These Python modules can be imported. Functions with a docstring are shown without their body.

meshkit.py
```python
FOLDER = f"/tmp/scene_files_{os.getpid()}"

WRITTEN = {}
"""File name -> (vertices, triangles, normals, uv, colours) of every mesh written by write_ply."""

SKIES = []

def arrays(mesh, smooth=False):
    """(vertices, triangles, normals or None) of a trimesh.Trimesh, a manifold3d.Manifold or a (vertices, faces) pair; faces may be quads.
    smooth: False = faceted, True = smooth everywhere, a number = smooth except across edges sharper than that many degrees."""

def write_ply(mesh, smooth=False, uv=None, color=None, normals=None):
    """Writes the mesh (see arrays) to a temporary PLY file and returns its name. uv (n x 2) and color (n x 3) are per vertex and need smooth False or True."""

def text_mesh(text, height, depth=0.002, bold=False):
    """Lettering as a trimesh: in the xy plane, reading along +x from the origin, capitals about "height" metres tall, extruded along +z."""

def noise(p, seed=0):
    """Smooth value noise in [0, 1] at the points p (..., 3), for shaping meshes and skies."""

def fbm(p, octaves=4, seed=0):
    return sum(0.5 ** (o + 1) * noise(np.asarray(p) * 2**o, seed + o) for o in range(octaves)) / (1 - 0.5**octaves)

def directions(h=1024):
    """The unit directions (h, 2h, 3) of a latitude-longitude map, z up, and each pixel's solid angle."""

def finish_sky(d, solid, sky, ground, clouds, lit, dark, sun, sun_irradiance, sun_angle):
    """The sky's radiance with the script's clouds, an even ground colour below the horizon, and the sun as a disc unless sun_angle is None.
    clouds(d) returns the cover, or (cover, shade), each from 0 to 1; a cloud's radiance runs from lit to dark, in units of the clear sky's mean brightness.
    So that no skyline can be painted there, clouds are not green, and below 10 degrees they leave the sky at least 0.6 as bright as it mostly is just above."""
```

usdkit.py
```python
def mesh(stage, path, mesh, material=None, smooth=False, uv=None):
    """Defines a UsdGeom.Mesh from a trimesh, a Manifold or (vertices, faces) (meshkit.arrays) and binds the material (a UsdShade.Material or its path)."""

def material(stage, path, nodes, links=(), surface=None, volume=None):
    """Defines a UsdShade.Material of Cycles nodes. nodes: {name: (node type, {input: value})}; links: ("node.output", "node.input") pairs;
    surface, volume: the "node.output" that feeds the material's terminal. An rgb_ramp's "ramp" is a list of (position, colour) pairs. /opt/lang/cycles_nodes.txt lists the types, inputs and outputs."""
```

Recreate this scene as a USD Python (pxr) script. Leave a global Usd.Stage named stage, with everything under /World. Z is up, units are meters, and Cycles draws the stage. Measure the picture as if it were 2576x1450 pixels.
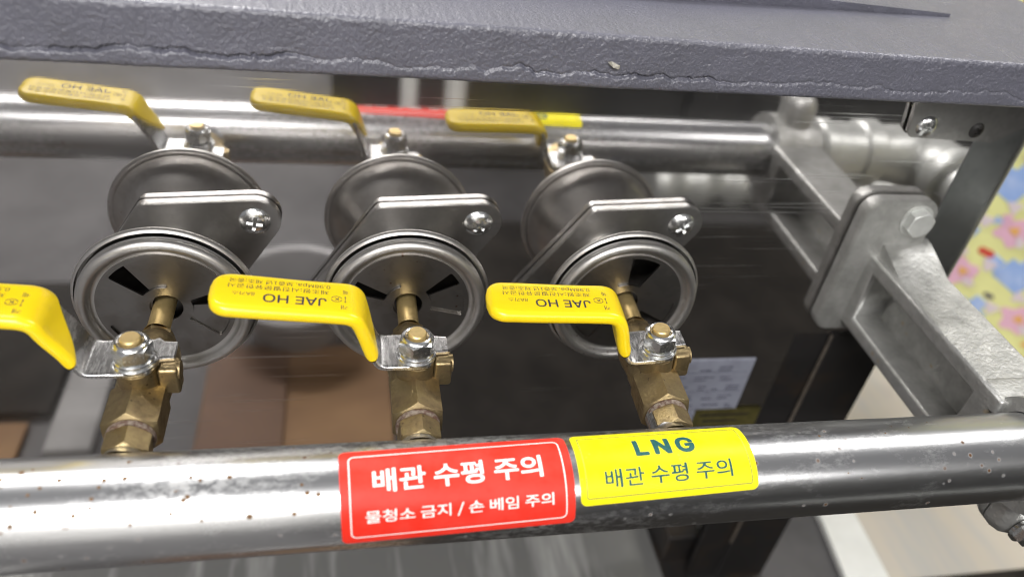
import math
import numpy as np
import trimesh
import manifold3d as m3
from shapely.geometry import Polygon, Point, box as sbox, LineString
from shapely import affinity, union_all
from shapely.geometry.polygon import orient
from pxr import Usd, UsdGeom, UsdLux, UsdShade, Gf, Sdf, Vt
import usdkit
import meshkit

stage = Usd.Stage.CreateInMemory()
UsdGeom.SetStageUpAxis(stage, UsdGeom.Tokens.z)
UsdGeom.SetStageMetersPerUnit(stage, 1.0)
world = UsdGeom.Xform.Define(stage, '/World')
stage.SetDefaultPrim(world.GetPrim())
UsdGeom.Scope.Define(stage, '/World/Looks')
rng = np.random.default_rng(7)

# ------------------------------------------------------------------ camera
# x runs along the gas pipe, y goes into the range, z is up; the front panel is the plane y = 0, the pipe axis z = 0
cam = UsdGeom.Camera.Define(stage, '/World/camera')
RIGHT = np.array([0.978621, -0.165754, 0.121766]); DOWN = np.array([-0.00666, -0.617264, -0.786728]); FWD = np.array([0.205565, 0.769097, -0.605171])
CAM = np.array([-0.00621, -0.29049, 0.2153])
mat = np.eye(4); mat[0, :3] = RIGHT; mat[1, :3] = -DOWN; mat[2, :3] = -FWD; mat[3, :3] = CAM
cam.AddTransformOp().Set(Gf.Matrix4d(*mat.ravel().tolist()))
cam.CreateHorizontalApertureAttr(36.0); cam.CreateVerticalApertureAttr(20.25)
cam.CreateFocalLengthAttr(36.0 * 1975.15 / 2575.0)
cam.CreateClippingRangeAttr(Gf.Vec2f(0.01, 100.0))
cam.CreateFStopAttr(6.0); cam.CreateFocusDistanceAttr(0.30)
cam.CreateExposureAttr(-0.25)

# ------------------------------------------------------------------ light: an indoor workshop lit by ceiling tubes
def rect_light(name, centre, size, power, colour=(1.0, 0.97, 0.92), rotz=0.0):
    l = UsdLux.RectLight.Define(stage, '/World/' + name)
    l.CreateWidthAttr(size[0]); l.CreateHeightAttr(size[1])
    l.CreateIntensityAttr(power); l.CreateColorAttr(Gf.Vec3f(*colour))
    l.AddTranslateOp().Set(Gf.Vec3d(*centre)); l.AddRotateZOp().Set(rotz)
    return l
rect_light('ceiling_lamp', (-0.85, 1.35, 1.9), (1.3, 0.34), 78.0, (1.0, 0.98, 0.96), -38)
rect_light('ceiling_lamp_001', (-0.75, -1.65, 1.9), (1.3, 0.34), 70.0, (1.0, 0.98, 0.96))
rect_light('ceiling_lamp_003', (0.45, -2.90, 1.9), (3.2, 0.20), 46.0, (1.0, 0.98, 0.96))
rect_light('ceiling_lamp_002', (1.75, 0.45, 1.9), (1.3, 0.10), 100.0, (1.0, 0.98, 0.96))
dome = UsdLux.DomeLight.Define(stage, '/World/room_light')
dome_mat = usdkit.material(stage, '/World/Looks/room_glow', {'b': ('background_shader', {'color': (0.98, 0.97, 1.0), 'strength': 0.30})}, surface='b.background')
UsdShade.MaterialBindingAPI.Apply(dome.GetPrim()).Bind(dome_mat)

# ------------------------------------------------------------------ helpers
def tag(prim, label=None, category=None, group=None, kind=None):
    prim = prim.GetPrim() if hasattr(prim, 'GetPrim') else prim
    for k, v in (('label', label), ('category', category), ('group', group), ('kind', kind)):
        if v:
            prim.SetCustomDataByKey(k, v)
    return prim

def path_for(name, parent=None):
    base = (parent.GetPath().pathString if parent is not None else '/World') + '/' + name
    if not stage.GetPrimAtPath(base):
        return base
    k = 1
    while stage.GetPrimAtPath(f'{base}_{k:03d}'):
        k += 1
    return f'{base}_{k:03d}'

def thing(name, label, category, loc=(0, 0, 0), group=None, roty=0.0, rotz=0.0):
    x = UsdGeom.Xform.Define(stage, path_for(name))
    x.AddTranslateOp().Set(Gf.Vec3d(*map(float, loc)))
    if rotz: x.AddRotateZOp().Set(float(rotz))
    if roty: x.AddRotateYOp().Set(float(roty))
    return tag(x, label, category, group)

def obj(name, mesh, material, parent=None, smooth=30, label=None):
    m = usdkit.mesh(stage, path_for(name, parent), mesh, material, smooth=smooth)
    if label: tag(m, label)
    return m.GetPrim()

def join(*ms):
    ms = [as_tri(m) for m in ms]
    return trimesh.util.concatenate(ms)

def as_tri(m):
    if isinstance(m, trimesh.Trimesh): return m
    v, f, _ = meshkit.arrays(m)
    return trimesh.Trimesh(v, f, process=False)

def moved(m, t):
    m = as_tri(m).copy(); m.apply_translation(t); return m

def rbox(size, r, centre=(0, 0, 0), seg=12):
    """Rounded box: hull of eight spheres."""
    s = np.array(size) / 2 - r
    b = m3.Manifold.sphere(r, seg)
    parts = [b.translate((sx * s[0], sy * s[1], sz * s[2])) for sx in (-1, 1) for sy in (-1, 1) for sz in (-1, 1)]
    return as_tri(m3.Manifold.batch_hull(parts).translate(tuple(map(float, centre))))

def lathe(profile, seg=96):
    """Revolves (radius, y) points about the y axis; profile order gives outward normals when y falls as the outline runs outward."""
    pr = np.array(profile, float); a = np.linspace(0, 2 * np.pi, seg, endpoint=False)
    n = len(pr)
    v = np.stack([np.outer(np.cos(a), pr[:, 0]), np.tile(pr[:, 1], (seg, 1)), np.outer(np.sin(a), pr[:, 0])], -1).reshape(-1, 3)
    f = []
    for i in range(seg):
        j = (i + 1) % seg
        for k in range(n - 1):
            a0, a1, b0, b1 = i * n + k, i * n + k + 1, j * n + k, j * n + k + 1
            if pr[k, 0] > 1e-9: f.append((a0, b0, a1)) if False else f.append((a0, a1, b0))
            if pr[k + 1, 0] > 1e-9: f.append((a1, b1, b0))
    return trimesh.Trimesh(v, np.array(f), process=False)

def prism_y(poly, y0, y1, engine='earcut'):
    """Extrudes a shapely polygon drawn in (x, z) between y0 and y1 (y0 nearer the camera)."""
    out = []
    for g in getattr(poly, 'geoms', [poly]):
        if g.geom_type != 'Polygon' or g.area < 1e-10: continue
        m = trimesh.creation.extrude_polygon(g, abs(y1 - y0), engine=engine)
        v = m.vertices.copy()
        m.vertices = np.column_stack([v[:, 0], max(y0, y1) - v[:, 2], v[:, 1]])
        out.append(m)
    return trimesh.util.concatenate(out)

def bevel_prism_y(poly, y0, y1, r, n=4):
    """The same with rounded rims: stacked insets."""
    mid = (y0 + y1) / 2; h = abs(y1 - y0) / 2
    layers = []
    cs = lambda g: m3.CrossSection([np.array(orient(g).exterior.coords)[:-1]])
    parts = []
    for k in range(n + 1):
        t = k / n * math.pi / 2
        inset, d = r * (1 - math.cos(t)), h - r + r * math.sin(t)
        g = poly.buffer(-inset, quad_segs=6) if inset > 0 else poly
        parts.append(m3.Manifold.extrude(cs(g), 2 * d).translate((0, 0, -d)))
    m = as_tri(m3.Manifold.batch_boolean(parts, m3.OpType.Add))
    v = m.vertices.copy()
    m.vertices = np.column_stack([v[:, 0], mid - v[:, 2], v[:, 1]])
    return m

def hex_y(circ, y0, y1, rot=90.0, chamfer=0.0008):
    """A hexagonal nut with chamfered ends along y; rot places a corner (degrees in the xz plane)."""
    a = np.radians(rot + np.arange(6) * 60)
    pts = np.column_stack([circ * np.cos(a), circ * np.sin(a)])
    h = abs(y1 - y0)
    p = m3.Manifold.extrude(m3.CrossSection([pts]), h)
    c = m3.Manifold.revolve(m3.CrossSection([np.array([[0, 0], [circ - chamfer * 1.6, 0], [circ + 1e-5, chamfer], [circ + 1e-5, h - chamfer], [circ - chamfer * 1.6, h], [0, h]])]), 48)
    m = as_tri(p ^ c); v = m.vertices.copy()
    m.vertices = np.column_stack([v[:, 0], max(y0, y1) - v[:, 2], v[:, 1]])
    return m

def cyl(p0, p1, r, seg=32):
    return trimesh.creation.cylinder(radius=r, segment=[p0, p1], sections=seg)

def tube_path(pts, r, seg=16):
    """A round tube along points."""
    pts = np.array(pts, float); n = len(pts)
    t = np.gradient(pts, axis=0); t /= np.linalg.norm(t, axis=1)[:, None]
    up = np.array([0.0, 0, 1]); v = []
    rr = np.broadcast_to(r, n)
    for i in range(n):
        a = np.cross(t[i], up)
        if np.linalg.norm(a) < 1e-3: a = np.cross(t[i], [1.0, 0, 0])
        a /= np.linalg.norm(a); b = np.cross(a, t[i])
        ang = np.linspace(0, 2 * np.pi, seg, endpoint=False)
        v.append(pts[i] + rr[i] * (np.outer(np.cos(ang), a) + np.outer(np.sin(ang), b)))
    v = np.concatenate(v + [pts[:1], pts[-1:]]); f = []
    for i in range(n - 1):
        for k in range(seg):
            a, b = i * seg + k, i * seg + (k + 1) % seg
            f += [(a, a + seg, b), (b, a + seg, b + seg)]
    for k in range(seg):
        f += [(n * seg, k, (k + 1) % seg), (n * seg + 1, (n - 1) * seg + (k + 1) % seg, (n - 1) * seg + k)]
    m = trimesh.Trimesh(v, f, process=False)
    m.fix_normals()
    return m

def spline(ctrl, n):
    """Rounded polyline by Chaikin cutting, resampled to n points."""
    p = np.array(ctrl, float)
    for _ in range(4):
        q = [p[0]]
        for a, b in zip(p[:-1], p[1:]):
            q += [a * .75 + b * .25, a * .25 + b * .75]
        q.append(p[-1]); p = np.array(q)
    d = np.r_[0, np.cumsum(np.linalg.norm(np.diff(p, axis=0), axis=1))]
    s = np.linspace(0, d[-1], n)
    return np.column_stack([np.interp(s, d, p[:, k]) for k in range(p.shape[1])])

def strip(path, half_w, thick, centre_w, edge=None, seg=5, skew=None):
    """A bent flat bar in (s, w, z): path = (s, z) points, rounded rectangular section."""
    n = len(path); t = np.gradient(path, axis=0); t /= np.linalg.norm(t, axis=1)[:, None]
    nn = np.column_stack([-t[:, 1], t[:, 0]]); V = []; sec = None
    arc = np.r_[0, np.cumsum(np.linalg.norm(np.diff(path, axis=0), axis=1))]
    for i in range(n):
        hw, ht = half_w[i], thick[i] / 2
        r = min(ht * .98, hw * .98) if edge is None else min(edge, ht * .98, hw * .98)
        c = []
        for q, (sx, sy) in enumerate([(1, 1), (-1, 1), (-1, -1), (1, -1)]):
            for k in range(seg + 1):
                a = (q + k / seg) * np.pi / 2
                c.append((sx * (hw - r) + r * np.cos(a), sy * (ht - r) + r * np.sin(a)))
            if q in (0, 2):                                         # extra points across the flat faces
                c += [(sx * (hw - r) * (1 - 2 * e / 12), sy * ht) for e in range(1, 12)]
        c = np.array(c)
        if skew is None:
            P = np.column_stack([path[i, 0] + nn[i, 0] * c[:, 1], centre_w[i] + c[:, 0], path[i, 1] + nn[i, 1] * c[:, 1]])
        else:                                                       # the bar starts along a curve instead of square
            w01 = (c[:, 0] + hw) / (2 * hw)
            u = arc[i] + skew * (1 - w01) ** 1.4 * max(0.0, 1 - arc[i] / (3 * skew))
            g = lambda a: np.interp(u, arc, a)
            P = np.column_stack([g(path[:, 0]) + g(nn[:, 0]) * c[:, 1], centre_w[i] + c[:, 0], g(path[:, 1]) + g(nn[:, 1]) * c[:, 1]])
        V.append(P); sec = len(c)
    V = np.concatenate(V + [V[0].mean(0)[None], V[-1].mean(0)[None]]); f = []
    for i in range(n - 1):
        for k in range(sec):
            a, b = i * sec + k, i * sec + (k + 1) % sec
            f += [(a, b, a + sec), (b, b + sec, a + sec)]
    for k in range(sec):
        f += [(n * sec, k, (k + 1) % sec), (n * sec + 1, (n - 1) * sec + (k + 1) % sec, (n - 1) * sec + k)]
    m = trimesh.Trimesh(V, f, process=False); m.fix_normals()
    return m

def flat(poly):
    """Triangles of a shapely area, as (points2d, faces)."""
    P, F, k = [], [], 0
    for g in getattr(poly, 'geoms', [poly]):
        if g.is_empty or g.geom_type != 'Polygon' or g.area < 1e-12: continue
        v, f = trimesh.creation.triangulate_polygon(g, engine='earcut')
        P.append(v); F.append(f + k); k += len(v)
    return np.concatenate(P), np.concatenate(F)

def oriented(v, f, toward):
    """Faces turned so that their normals look along 'toward' (a direction or a function of centres)."""
    c = v[f].mean(1); n = np.cross(v[f[:, 1]] - v[f[:, 0]], v[f[:, 2]] - v[f[:, 0]])
    d = toward(c) if callable(toward) else np.broadcast_to(toward, c.shape)
    flip = (n * d).sum(1) < 0
    f = f.copy(); f[flip] = f[flip][:, ::-1]
    return trimesh.Trimesh(v, f, process=False)

# outlines of the lettering: (width, height, 'outer;hole;...|outer;...')
GLYPHS = {
 'caution_big': (637, 105, '552,29,553,34,590,34,591,35,604,35,614,37,620,37,621,30,623,30,623,103,624,104,636,104,637,103,637,2,636,0,624,0,623,2,623,28,620,26,599,24,598,23,554,22|557,66,557,77,561,86,567,92,580,97,592,97,603,93,611,85,614,78,614,65,611,58,603,50,592,46,580,46,567,51,561,57;570,69,571,65,576,60,582,58,591,58,599,63,601,67,601,76,599,80,593,84,581,85,576,83,571,78|450,38,451,47,544,47,544,36,504,36,504,1,503,0,492,0,491,1,491,36,451,36|456,59,456,63,470,66,482,73,487,78,490,85,489,87,460,87,459,88,459,98,535,98,536,97,535,87,505,86,506,81,514,72,525,66,539,63,538,57,535,52,523,54,510,60,497,72,489,63,472,54,460,52|325,48,326,56,337,57,337,86,327,87,328,97,383,97,384,86,396,86,397,104,399,105,409,105,410,104,410,39,409,38,398,38,397,39,396,57,387,57,387,48,384,47,367,46,366,45,349,45,348,44,327,44;374,59,381,58,381,68,397,68,397,75,382,75,381,76,381,86,374,86;352,86,350,84,350,57,361,57,361,86|398,37,408,30,411,22,410,14,407,9,398,3,384,0,360,1,357,3,353,3,345,8,341,14,340,21,342,28,346,33,353,37,366,40,385,40;355,17,357,14,363,12,381,11,394,14,398,20,394,26,389,28,369,29,357,26,354,23|223,39,224,48,317,48,317,37,316,36,277,36,277,1,276,0,265,0,264,1,264,36,225,36|232,55,228,65,231,67,239,68,250,73,261,83,264,91,264,101,276,101,278,87,287,76,302,68,313,66,313,63,309,55,300,56,284,63,277,70,275,70,275,72,271,75,264,68,262,68,257,63,241,56|166,104,167,105,178,105,179,104,179,72,193,71,193,61,192,60,179,60,179,26,178,25,167,25,166,26|112,3,112,35,113,36,124,36,125,35,125,14,181,14,182,13,182,3|97,45,97,52,118,53,118,74,131,74,131,53,162,56,164,49,163,45,159,44,127,42,126,41,99,41|103,86,103,96,104,97,155,97,156,96,156,73,155,72,154,59,153,58,141,59,141,66,143,74,143,85,104,85|50,6,50,101,59,103,63,102,63,65,71,65,72,103,74,105,84,105,85,104,85,1,84,0,73,0,72,1,71,53,63,53,63,6,61,5|0,94,1,95,12,95,13,94,13,70,28,70,30,72,30,95,41,95,42,94,42,26,0,26;30,58,13,59,13,37,30,37'),
 'caution_small': (848, 82, '839,82,848,82,848,7,839,7|787,29,788,31,820,31,821,32,836,33,837,32,837,26,825,25,825,24,813,24,812,23,789,23,788,24,788,29|791,54,791,63,793,68,799,74,804,76,808,76,808,77,814,77,814,76,819,76,824,74,829,69,831,65,831,61,832,61,832,56,831,56,831,52,829,48,824,43,819,41,815,41,815,40,808,40,808,41,804,41,799,43,793,49;800,55,801,52,803,50,808,48,818,49,819,51,821,51,821,53,823,54,823,63,821,64,821,66,815,69,805,68,801,65,800,63|713,33,713,40,780,40,780,33,751,33,751,7,743,7,742,8,742,33|717,49,717,52,727,54,736,59,741,65,741,68,742,69,741,70,719,70,719,77,774,77,774,70,752,69,753,64,759,58,761,58,762,56,766,54,776,52,776,48,774,45,769,45,769,46,765,46,763,48,760,48,759,50,755,51,753,54,751,54,749,56,749,58,747,59,740,52,738,52,737,50,731,47,728,47,725,45,719,45|674,38,674,82,682,82,682,38|634,36,682,36,682,8,634,8;642,16,673,15,674,17,674,29,642,29|623,54,623,65,624,65,624,68,630,75,634,77,638,77,638,78,651,77,655,75,660,70,662,65,662,55,660,50,655,45,651,43,647,43,647,42,634,43,630,45,625,50;631,57,633,53,637,50,647,50,652,53,654,57,654,63,652,67,647,70,638,70,634,68,631,63|602,82,610,82,611,81,611,8,610,7,602,7|550,75,558,75,558,57,570,57,571,75,579,75,579,55,587,55,588,80,589,81,595,81,596,80,596,11,588,11,588,47,579,47,579,26,578,25,551,25,550,26;558,34,571,33,571,50,558,50|455,43,484,43,484,54,485,55,493,55,493,43,522,43,523,42,523,37,522,36,455,36|459,54,460,56,463,56,473,60,482,68,484,72,484,80,493,80,494,70,501,62,503,62,504,60,508,58,518,56,518,54,515,49,510,49,499,54,488,63,486,62,486,60,484,58,482,58,477,53,467,49,462,49|463,31,464,32,471,32,472,31,472,16,515,16,515,9,463,9|403,0,405,10,409,19,409,23,413,32,413,36,417,45,417,49,421,58,421,62,425,71,426,78,427,80,434,80,433,73,429,64,429,60,425,51,425,47,421,38,421,34,418,28,418,24,414,15,414,11,413,11,411,2,410,0|367,82,375,82,375,7,367,7|314,26,315,29,320,31,325,36,325,38,330,44,330,47,332,49,332,53,333,54,333,67,317,67,316,68,316,74,318,75,357,75,359,74,359,68,358,67,342,67,342,54,343,53,343,49,347,41,350,39,350,37,352,35,354,35,356,32,361,30,360,26,357,23,355,23,352,26,350,26,342,34,339,41,338,41,336,41,336,38,334,37,333,33,330,31,330,29,322,22,318,21|240,44,240,51,287,51,289,52,289,56,290,56,291,71,249,71,248,72,248,78,299,78,298,51,308,51,308,45,307,44|248,36,299,36,299,8,248,8;257,16,290,15,291,17,291,29,257,29|148,17,148,24,177,24,177,41,178,42,185,42,186,41,186,24,215,24,216,23,216,17|151,43,152,47,158,48,166,52,173,59,177,67,177,77,186,77,186,66,189,60,197,52,212,46,212,43,209,39,200,41,196,43,195,45,193,45,192,47,190,47,185,52,185,54,181,56,178,54,178,52,174,48,172,48,170,45,168,45,167,43,163,41,154,39|112,55,112,61,125,61,127,62,127,82,135,82,136,81,136,37,135,36,127,36,127,54,113,54|86,26,91,32,98,35,118,36,118,35,123,35,130,32,135,27,136,20,135,20,135,16,130,11,126,9,118,8,118,7,103,7,103,8,95,9,91,11,87,15,86,17;94,20,96,17,100,15,115,14,116,15,121,15,125,17,127,19,127,23,121,28,107,29,106,28,100,28,96,26,94,23|74,43,75,45,78,45,81,48,83,48,88,53,92,62,92,66,76,66,76,73,92,73,92,82,101,82,101,73,117,73,117,67,116,66,101,65,101,61,104,55,109,50,119,46,115,39,105,43,97,51,95,51,95,49,92,47,92,45,90,43,88,43,86,40,80,37,78,37,76,39|0,44,0,51,67,51,67,44,38,44,38,39,59,39,59,20,17,19,18,15,61,15,61,8,8,8,8,27,49,27,50,32,8,32,8,39,29,39,29,44|8,79,9,80,59,80,59,56,9,56,8,57;50,72,17,73,17,63,50,63'),
 'LNG': (214, 78, '148,31,148,47,151,58,155,65,163,73,169,76,176,78,188,78,195,76,202,72,208,66,212,59,213,48,210,46,198,46,195,49,194,54,185,60,175,59,170,55,167,49,166,34,167,29,172,21,178,18,189,19,195,26,195,27,180,28,179,41,182,44,211,44,214,41,214,26,212,18,207,10,198,3,188,0,176,0,163,5,153,16|67,4,67,74,70,77,84,77,93,65,94,61,100,54,108,39,110,38,111,74,114,77,126,77,129,74,129,4,126,1,112,1,105,10,104,14,98,21,88,39,86,40,85,4,82,1,70,1|0,74,3,77,15,77,18,74,18,18,46,18,49,13,49,6,46,1,3,1,0,4'),
 'level': (464, 75, '455,0,455,75,464,75,464,0|403,22,404,24,436,24,437,25,452,26,453,25,453,19,441,18,441,17,429,17,428,16,405,16,404,17,404,22|407,47,407,56,409,61,415,67,420,69,424,69,424,70,430,70,430,69,435,69,440,67,445,62,447,58,447,54,448,54,448,49,447,49,447,45,445,41,440,36,435,34,431,34,431,33,424,33,424,34,420,34,415,36,409,42;416,48,419,43,424,41,434,42,435,44,437,44,437,46,439,47,439,56,437,57,437,59,431,62,421,61,419,60,416,56|329,26,329,33,396,33,396,26,367,26,367,0,359,0,358,1,358,26|333,42,333,45,343,47,352,52,357,58,357,61,358,62,357,63,335,63,335,70,390,70,390,63,368,62,369,57,375,51,377,51,378,49,382,47,392,45,392,41,390,38,385,38,385,39,381,39,379,41,376,41,375,43,371,44,369,47,367,47,365,49,365,51,363,52,356,45,354,45,353,43,347,40,344,40,341,38,335,38|249,10,249,18,252,21,252,23,254,23,257,26,265,27,265,28,282,28,282,27,290,26,297,21,299,16,298,9,296,8,295,5,293,5,292,3,289,3,286,1,281,1,281,0,261,1,254,4;257,12,259,10,263,8,278,7,279,8,287,9,290,12,290,15,287,19,281,20,281,21,268,21,267,20,260,19,257,16|237,36,237,40,246,41,246,62,239,62,239,69,279,69,279,62,289,62,290,75,298,75,299,74,299,29,298,28,290,28,290,40,288,42,282,42,282,35,270,34,270,33,239,32;272,42,276,41,278,42,278,49,290,49,290,55,278,55,278,62,272,62;256,62,255,40,264,40,264,62|163,27,163,34,230,34,230,27,229,26,201,26,201,0,192,0,192,26,164,26|166,46,168,48,178,50,182,52,183,54,185,54,192,63,192,72,193,73,200,73,201,72,201,65,203,60,212,52,221,48,225,48,227,47,227,45,224,40,214,42,206,46,204,49,202,49,199,52,199,54,197,55,186,45,176,41,173,41,173,40,169,40|121,75,129,75,129,52,139,52,140,51,140,45,139,44,129,44,129,18,121,18|82,25,90,25,90,9,131,9,132,8,132,2,82,2|71,37,86,37,86,53,94,53,94,38,104,38,105,39,117,40,118,39,118,33,117,32,110,32,110,31,100,31,100,30,71,30|75,62,75,69,76,70,112,70,113,69,113,56,112,55,111,42,106,42,102,44,103,46,103,51,104,52,104,62|36,4,36,73,37,74,44,74,44,46,51,46,52,75,60,75,61,74,61,1,60,0,52,0,51,38,44,38,44,4|0,68,8,68,8,50,20,50,21,68,29,68,29,18,0,18;21,42,8,43,8,25,21,25'),
 'brand': (212, 45, '171,17,171,28,175,38,179,42,185,45,198,45,204,42,208,38,211,32,211,28,212,28,211,13,208,7,201,1,198,1,198,0,185,0,179,3,175,7;178,20,181,11,184,8,190,6,197,7,202,11,204,15,205,24,204,25,204,30,202,34,197,38,194,38,193,39,186,38,181,34,179,30|128,45,135,45,135,27,156,27,157,45,164,45,164,0,157,0,156,20,135,20,135,0,128,0|76,45,104,45,105,44,104,38,83,37,83,26,103,26,103,20,102,19,83,19,83,7,104,7,105,6,105,0,76,0|32,0,35,11,37,13,38,19,39,19,39,22,41,24,43,33,45,35,47,44,48,45,56,45,60,35,60,32,61,32,61,29,63,27,64,21,66,19,67,13,69,11,72,0,64,0,61,11,59,12,44,12,43,11,40,0;48,26,47,19,57,19,53,34,51,34,50,32,50,28|0,9,0,16,1,17,6,17,8,9,12,6,16,6,20,9,21,12,21,45,28,45,28,9,27,9,27,6,20,0,8,0,1,6,1,9'),
 'size': (140, 44, '100,6,100,9,140,9,140,6|103,19,102,22,105,22,109,24,110,26,112,26,117,32,118,41,122,41,122,34,124,30,129,25,137,22,137,19,135,18,128,21,121,28,120,30,118,29,118,27,113,22,107,19|86,44,90,44,90,26,97,26,97,23,90,23,90,0,86,0|57,10,57,12,61,13,68,19,74,31,74,36,59,36,59,39,79,39,78,37,78,30,73,19,66,12,64,12,60,8|25,4,31,23,32,23,32,26,34,28,36,37,37,39,42,39,54,4,49,4,47,13,45,14,33,14,32,13,30,4;38,32,35,18,44,18,41,32|0,10,0,15,2,19,6,23,2,28,3,36,8,40,15,40,17,39,21,34,21,27,17,22,22,16,22,8,18,4,8,3,8,4,5,4;4,11,5,9,7,7,13,6,17,8,18,15,16,18,8,21,5,18,5,15,4,14;6,28,9,25,15,24,17,27,17,34,13,37,8,36,6,34'),
 'maker': (494, 44, '483,44,487,44,487,26,494,26,494,23,487,23,487,0,483,0|453,13,455,13,459,17,459,19,461,20,463,24,463,28,464,29,464,40,468,40,468,29,469,28,469,24,471,20,478,14,478,11,477,10,474,11,470,15,466,22,465,22,463,16,460,14,459,11,455,9,453,11|409,20,409,23,425,23,426,25,426,32,429,32,429,24,430,23,449,23,449,20|414,39,414,42,444,42,443,27,442,26,439,27,440,39|414,5,414,11,417,14,423,15,423,16,435,16,442,13,444,10,443,4,441,2,435,1,435,0,422,0,417,2;418,6,420,4,423,4,423,3,434,3,440,6,440,10,434,13,424,13,418,10|395,44,399,44,399,29,405,29,405,26,399,26,399,11,395,11|372,13,376,13,376,4,401,4,401,1,372,1|365,35,365,38,376,38,376,44,380,44,380,38,391,38,391,35|368,21,368,28,374,33,385,32,388,29,388,26,389,26,388,20,385,17,382,17,382,16,374,16;372,22,376,19,381,19,384,21,385,26,383,29,376,30,372,27|321,16,321,19,361,19,361,16,352,16,350,15,350,0,346,0,346,16,336,16,336,0,331,0,331,16|326,29,326,36,330,40,336,41,336,42,350,41,356,35,356,29,352,25,347,23,335,23,328,26,328,28;330,30,333,27,336,27,336,26,346,26,346,27,349,27,352,30,352,34,351,36,348,38,338,39,338,38,332,37,330,35|277,18,277,21,317,21,317,18,299,18,299,9,295,9,295,18|282,1,282,13,286,13,286,4,312,4,312,1|282,42,312,42,312,26,282,26;308,38,286,39,286,29,308,29|241,11,265,12,265,16,241,16,241,19,269,19,269,8,245,8,245,4,271,3,271,0,241,0|236,23,236,42,239,42,239,36,240,35,251,35,251,42,255,42,255,34,264,34,265,44,269,44,269,21,265,21,264,31,255,31,255,23;239,27,251,26,251,32,239,32|197,15,201,15,201,4,226,4,226,1,197,1|221,12,221,44,225,44,225,12|190,19,191,21,193,21,198,25,201,32,201,37,191,37,191,40,215,40,215,37,205,36,205,31,207,27,211,23,216,21,214,18,210,19,204,25,203,27,202,27,201,23,197,19,193,17|177,43,181,43,181,0,177,0|147,9,146,13,151,16,151,18,155,22,156,29,157,30,157,40,161,40,161,28,162,27,162,24,164,20,170,14,172,14,172,12,170,10,166,12,161,18,160,22,159,22,155,15,150,10|134,9,138,10,140,8,140,5,138,3,135,3,134,4|134,28,138,29,140,27,140,24,138,22,134,23|94,14,98,14,98,4,125,4,125,1,94,1|111,15,111,18,120,18,120,44,124,44,124,10,120,10,120,15|89,20,88,23,100,23,101,24,113,24,116,25,115,21,107,21,105,20,105,12,101,12,101,20|92,31,92,38,98,42,109,41,113,37,112,30,106,27,98,27,98,28,95,28;96,37,96,32,99,30,105,30,108,31,109,35,105,39,100,39|44,5,44,8,62,8,62,19,66,19,66,8,84,8,84,5|47,19,47,21,55,24,60,29,62,34,62,37,48,37,48,40,80,40,80,37,66,37,66,34,68,29,73,24,82,21,81,18,73,20,65,27,64,29,63,29,63,27,57,21,51,18|33,0,33,44,37,44,37,0|18,25,18,28,25,28,25,43,28,43,28,2,25,2,25,25|0,11,6,17,9,26,9,36,1,36,1,39,21,39,21,36,13,36,13,28,14,27,15,20,22,13,22,11,19,10,17,11,11,20,10,20,8,14,4,9,1,9'),
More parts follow.
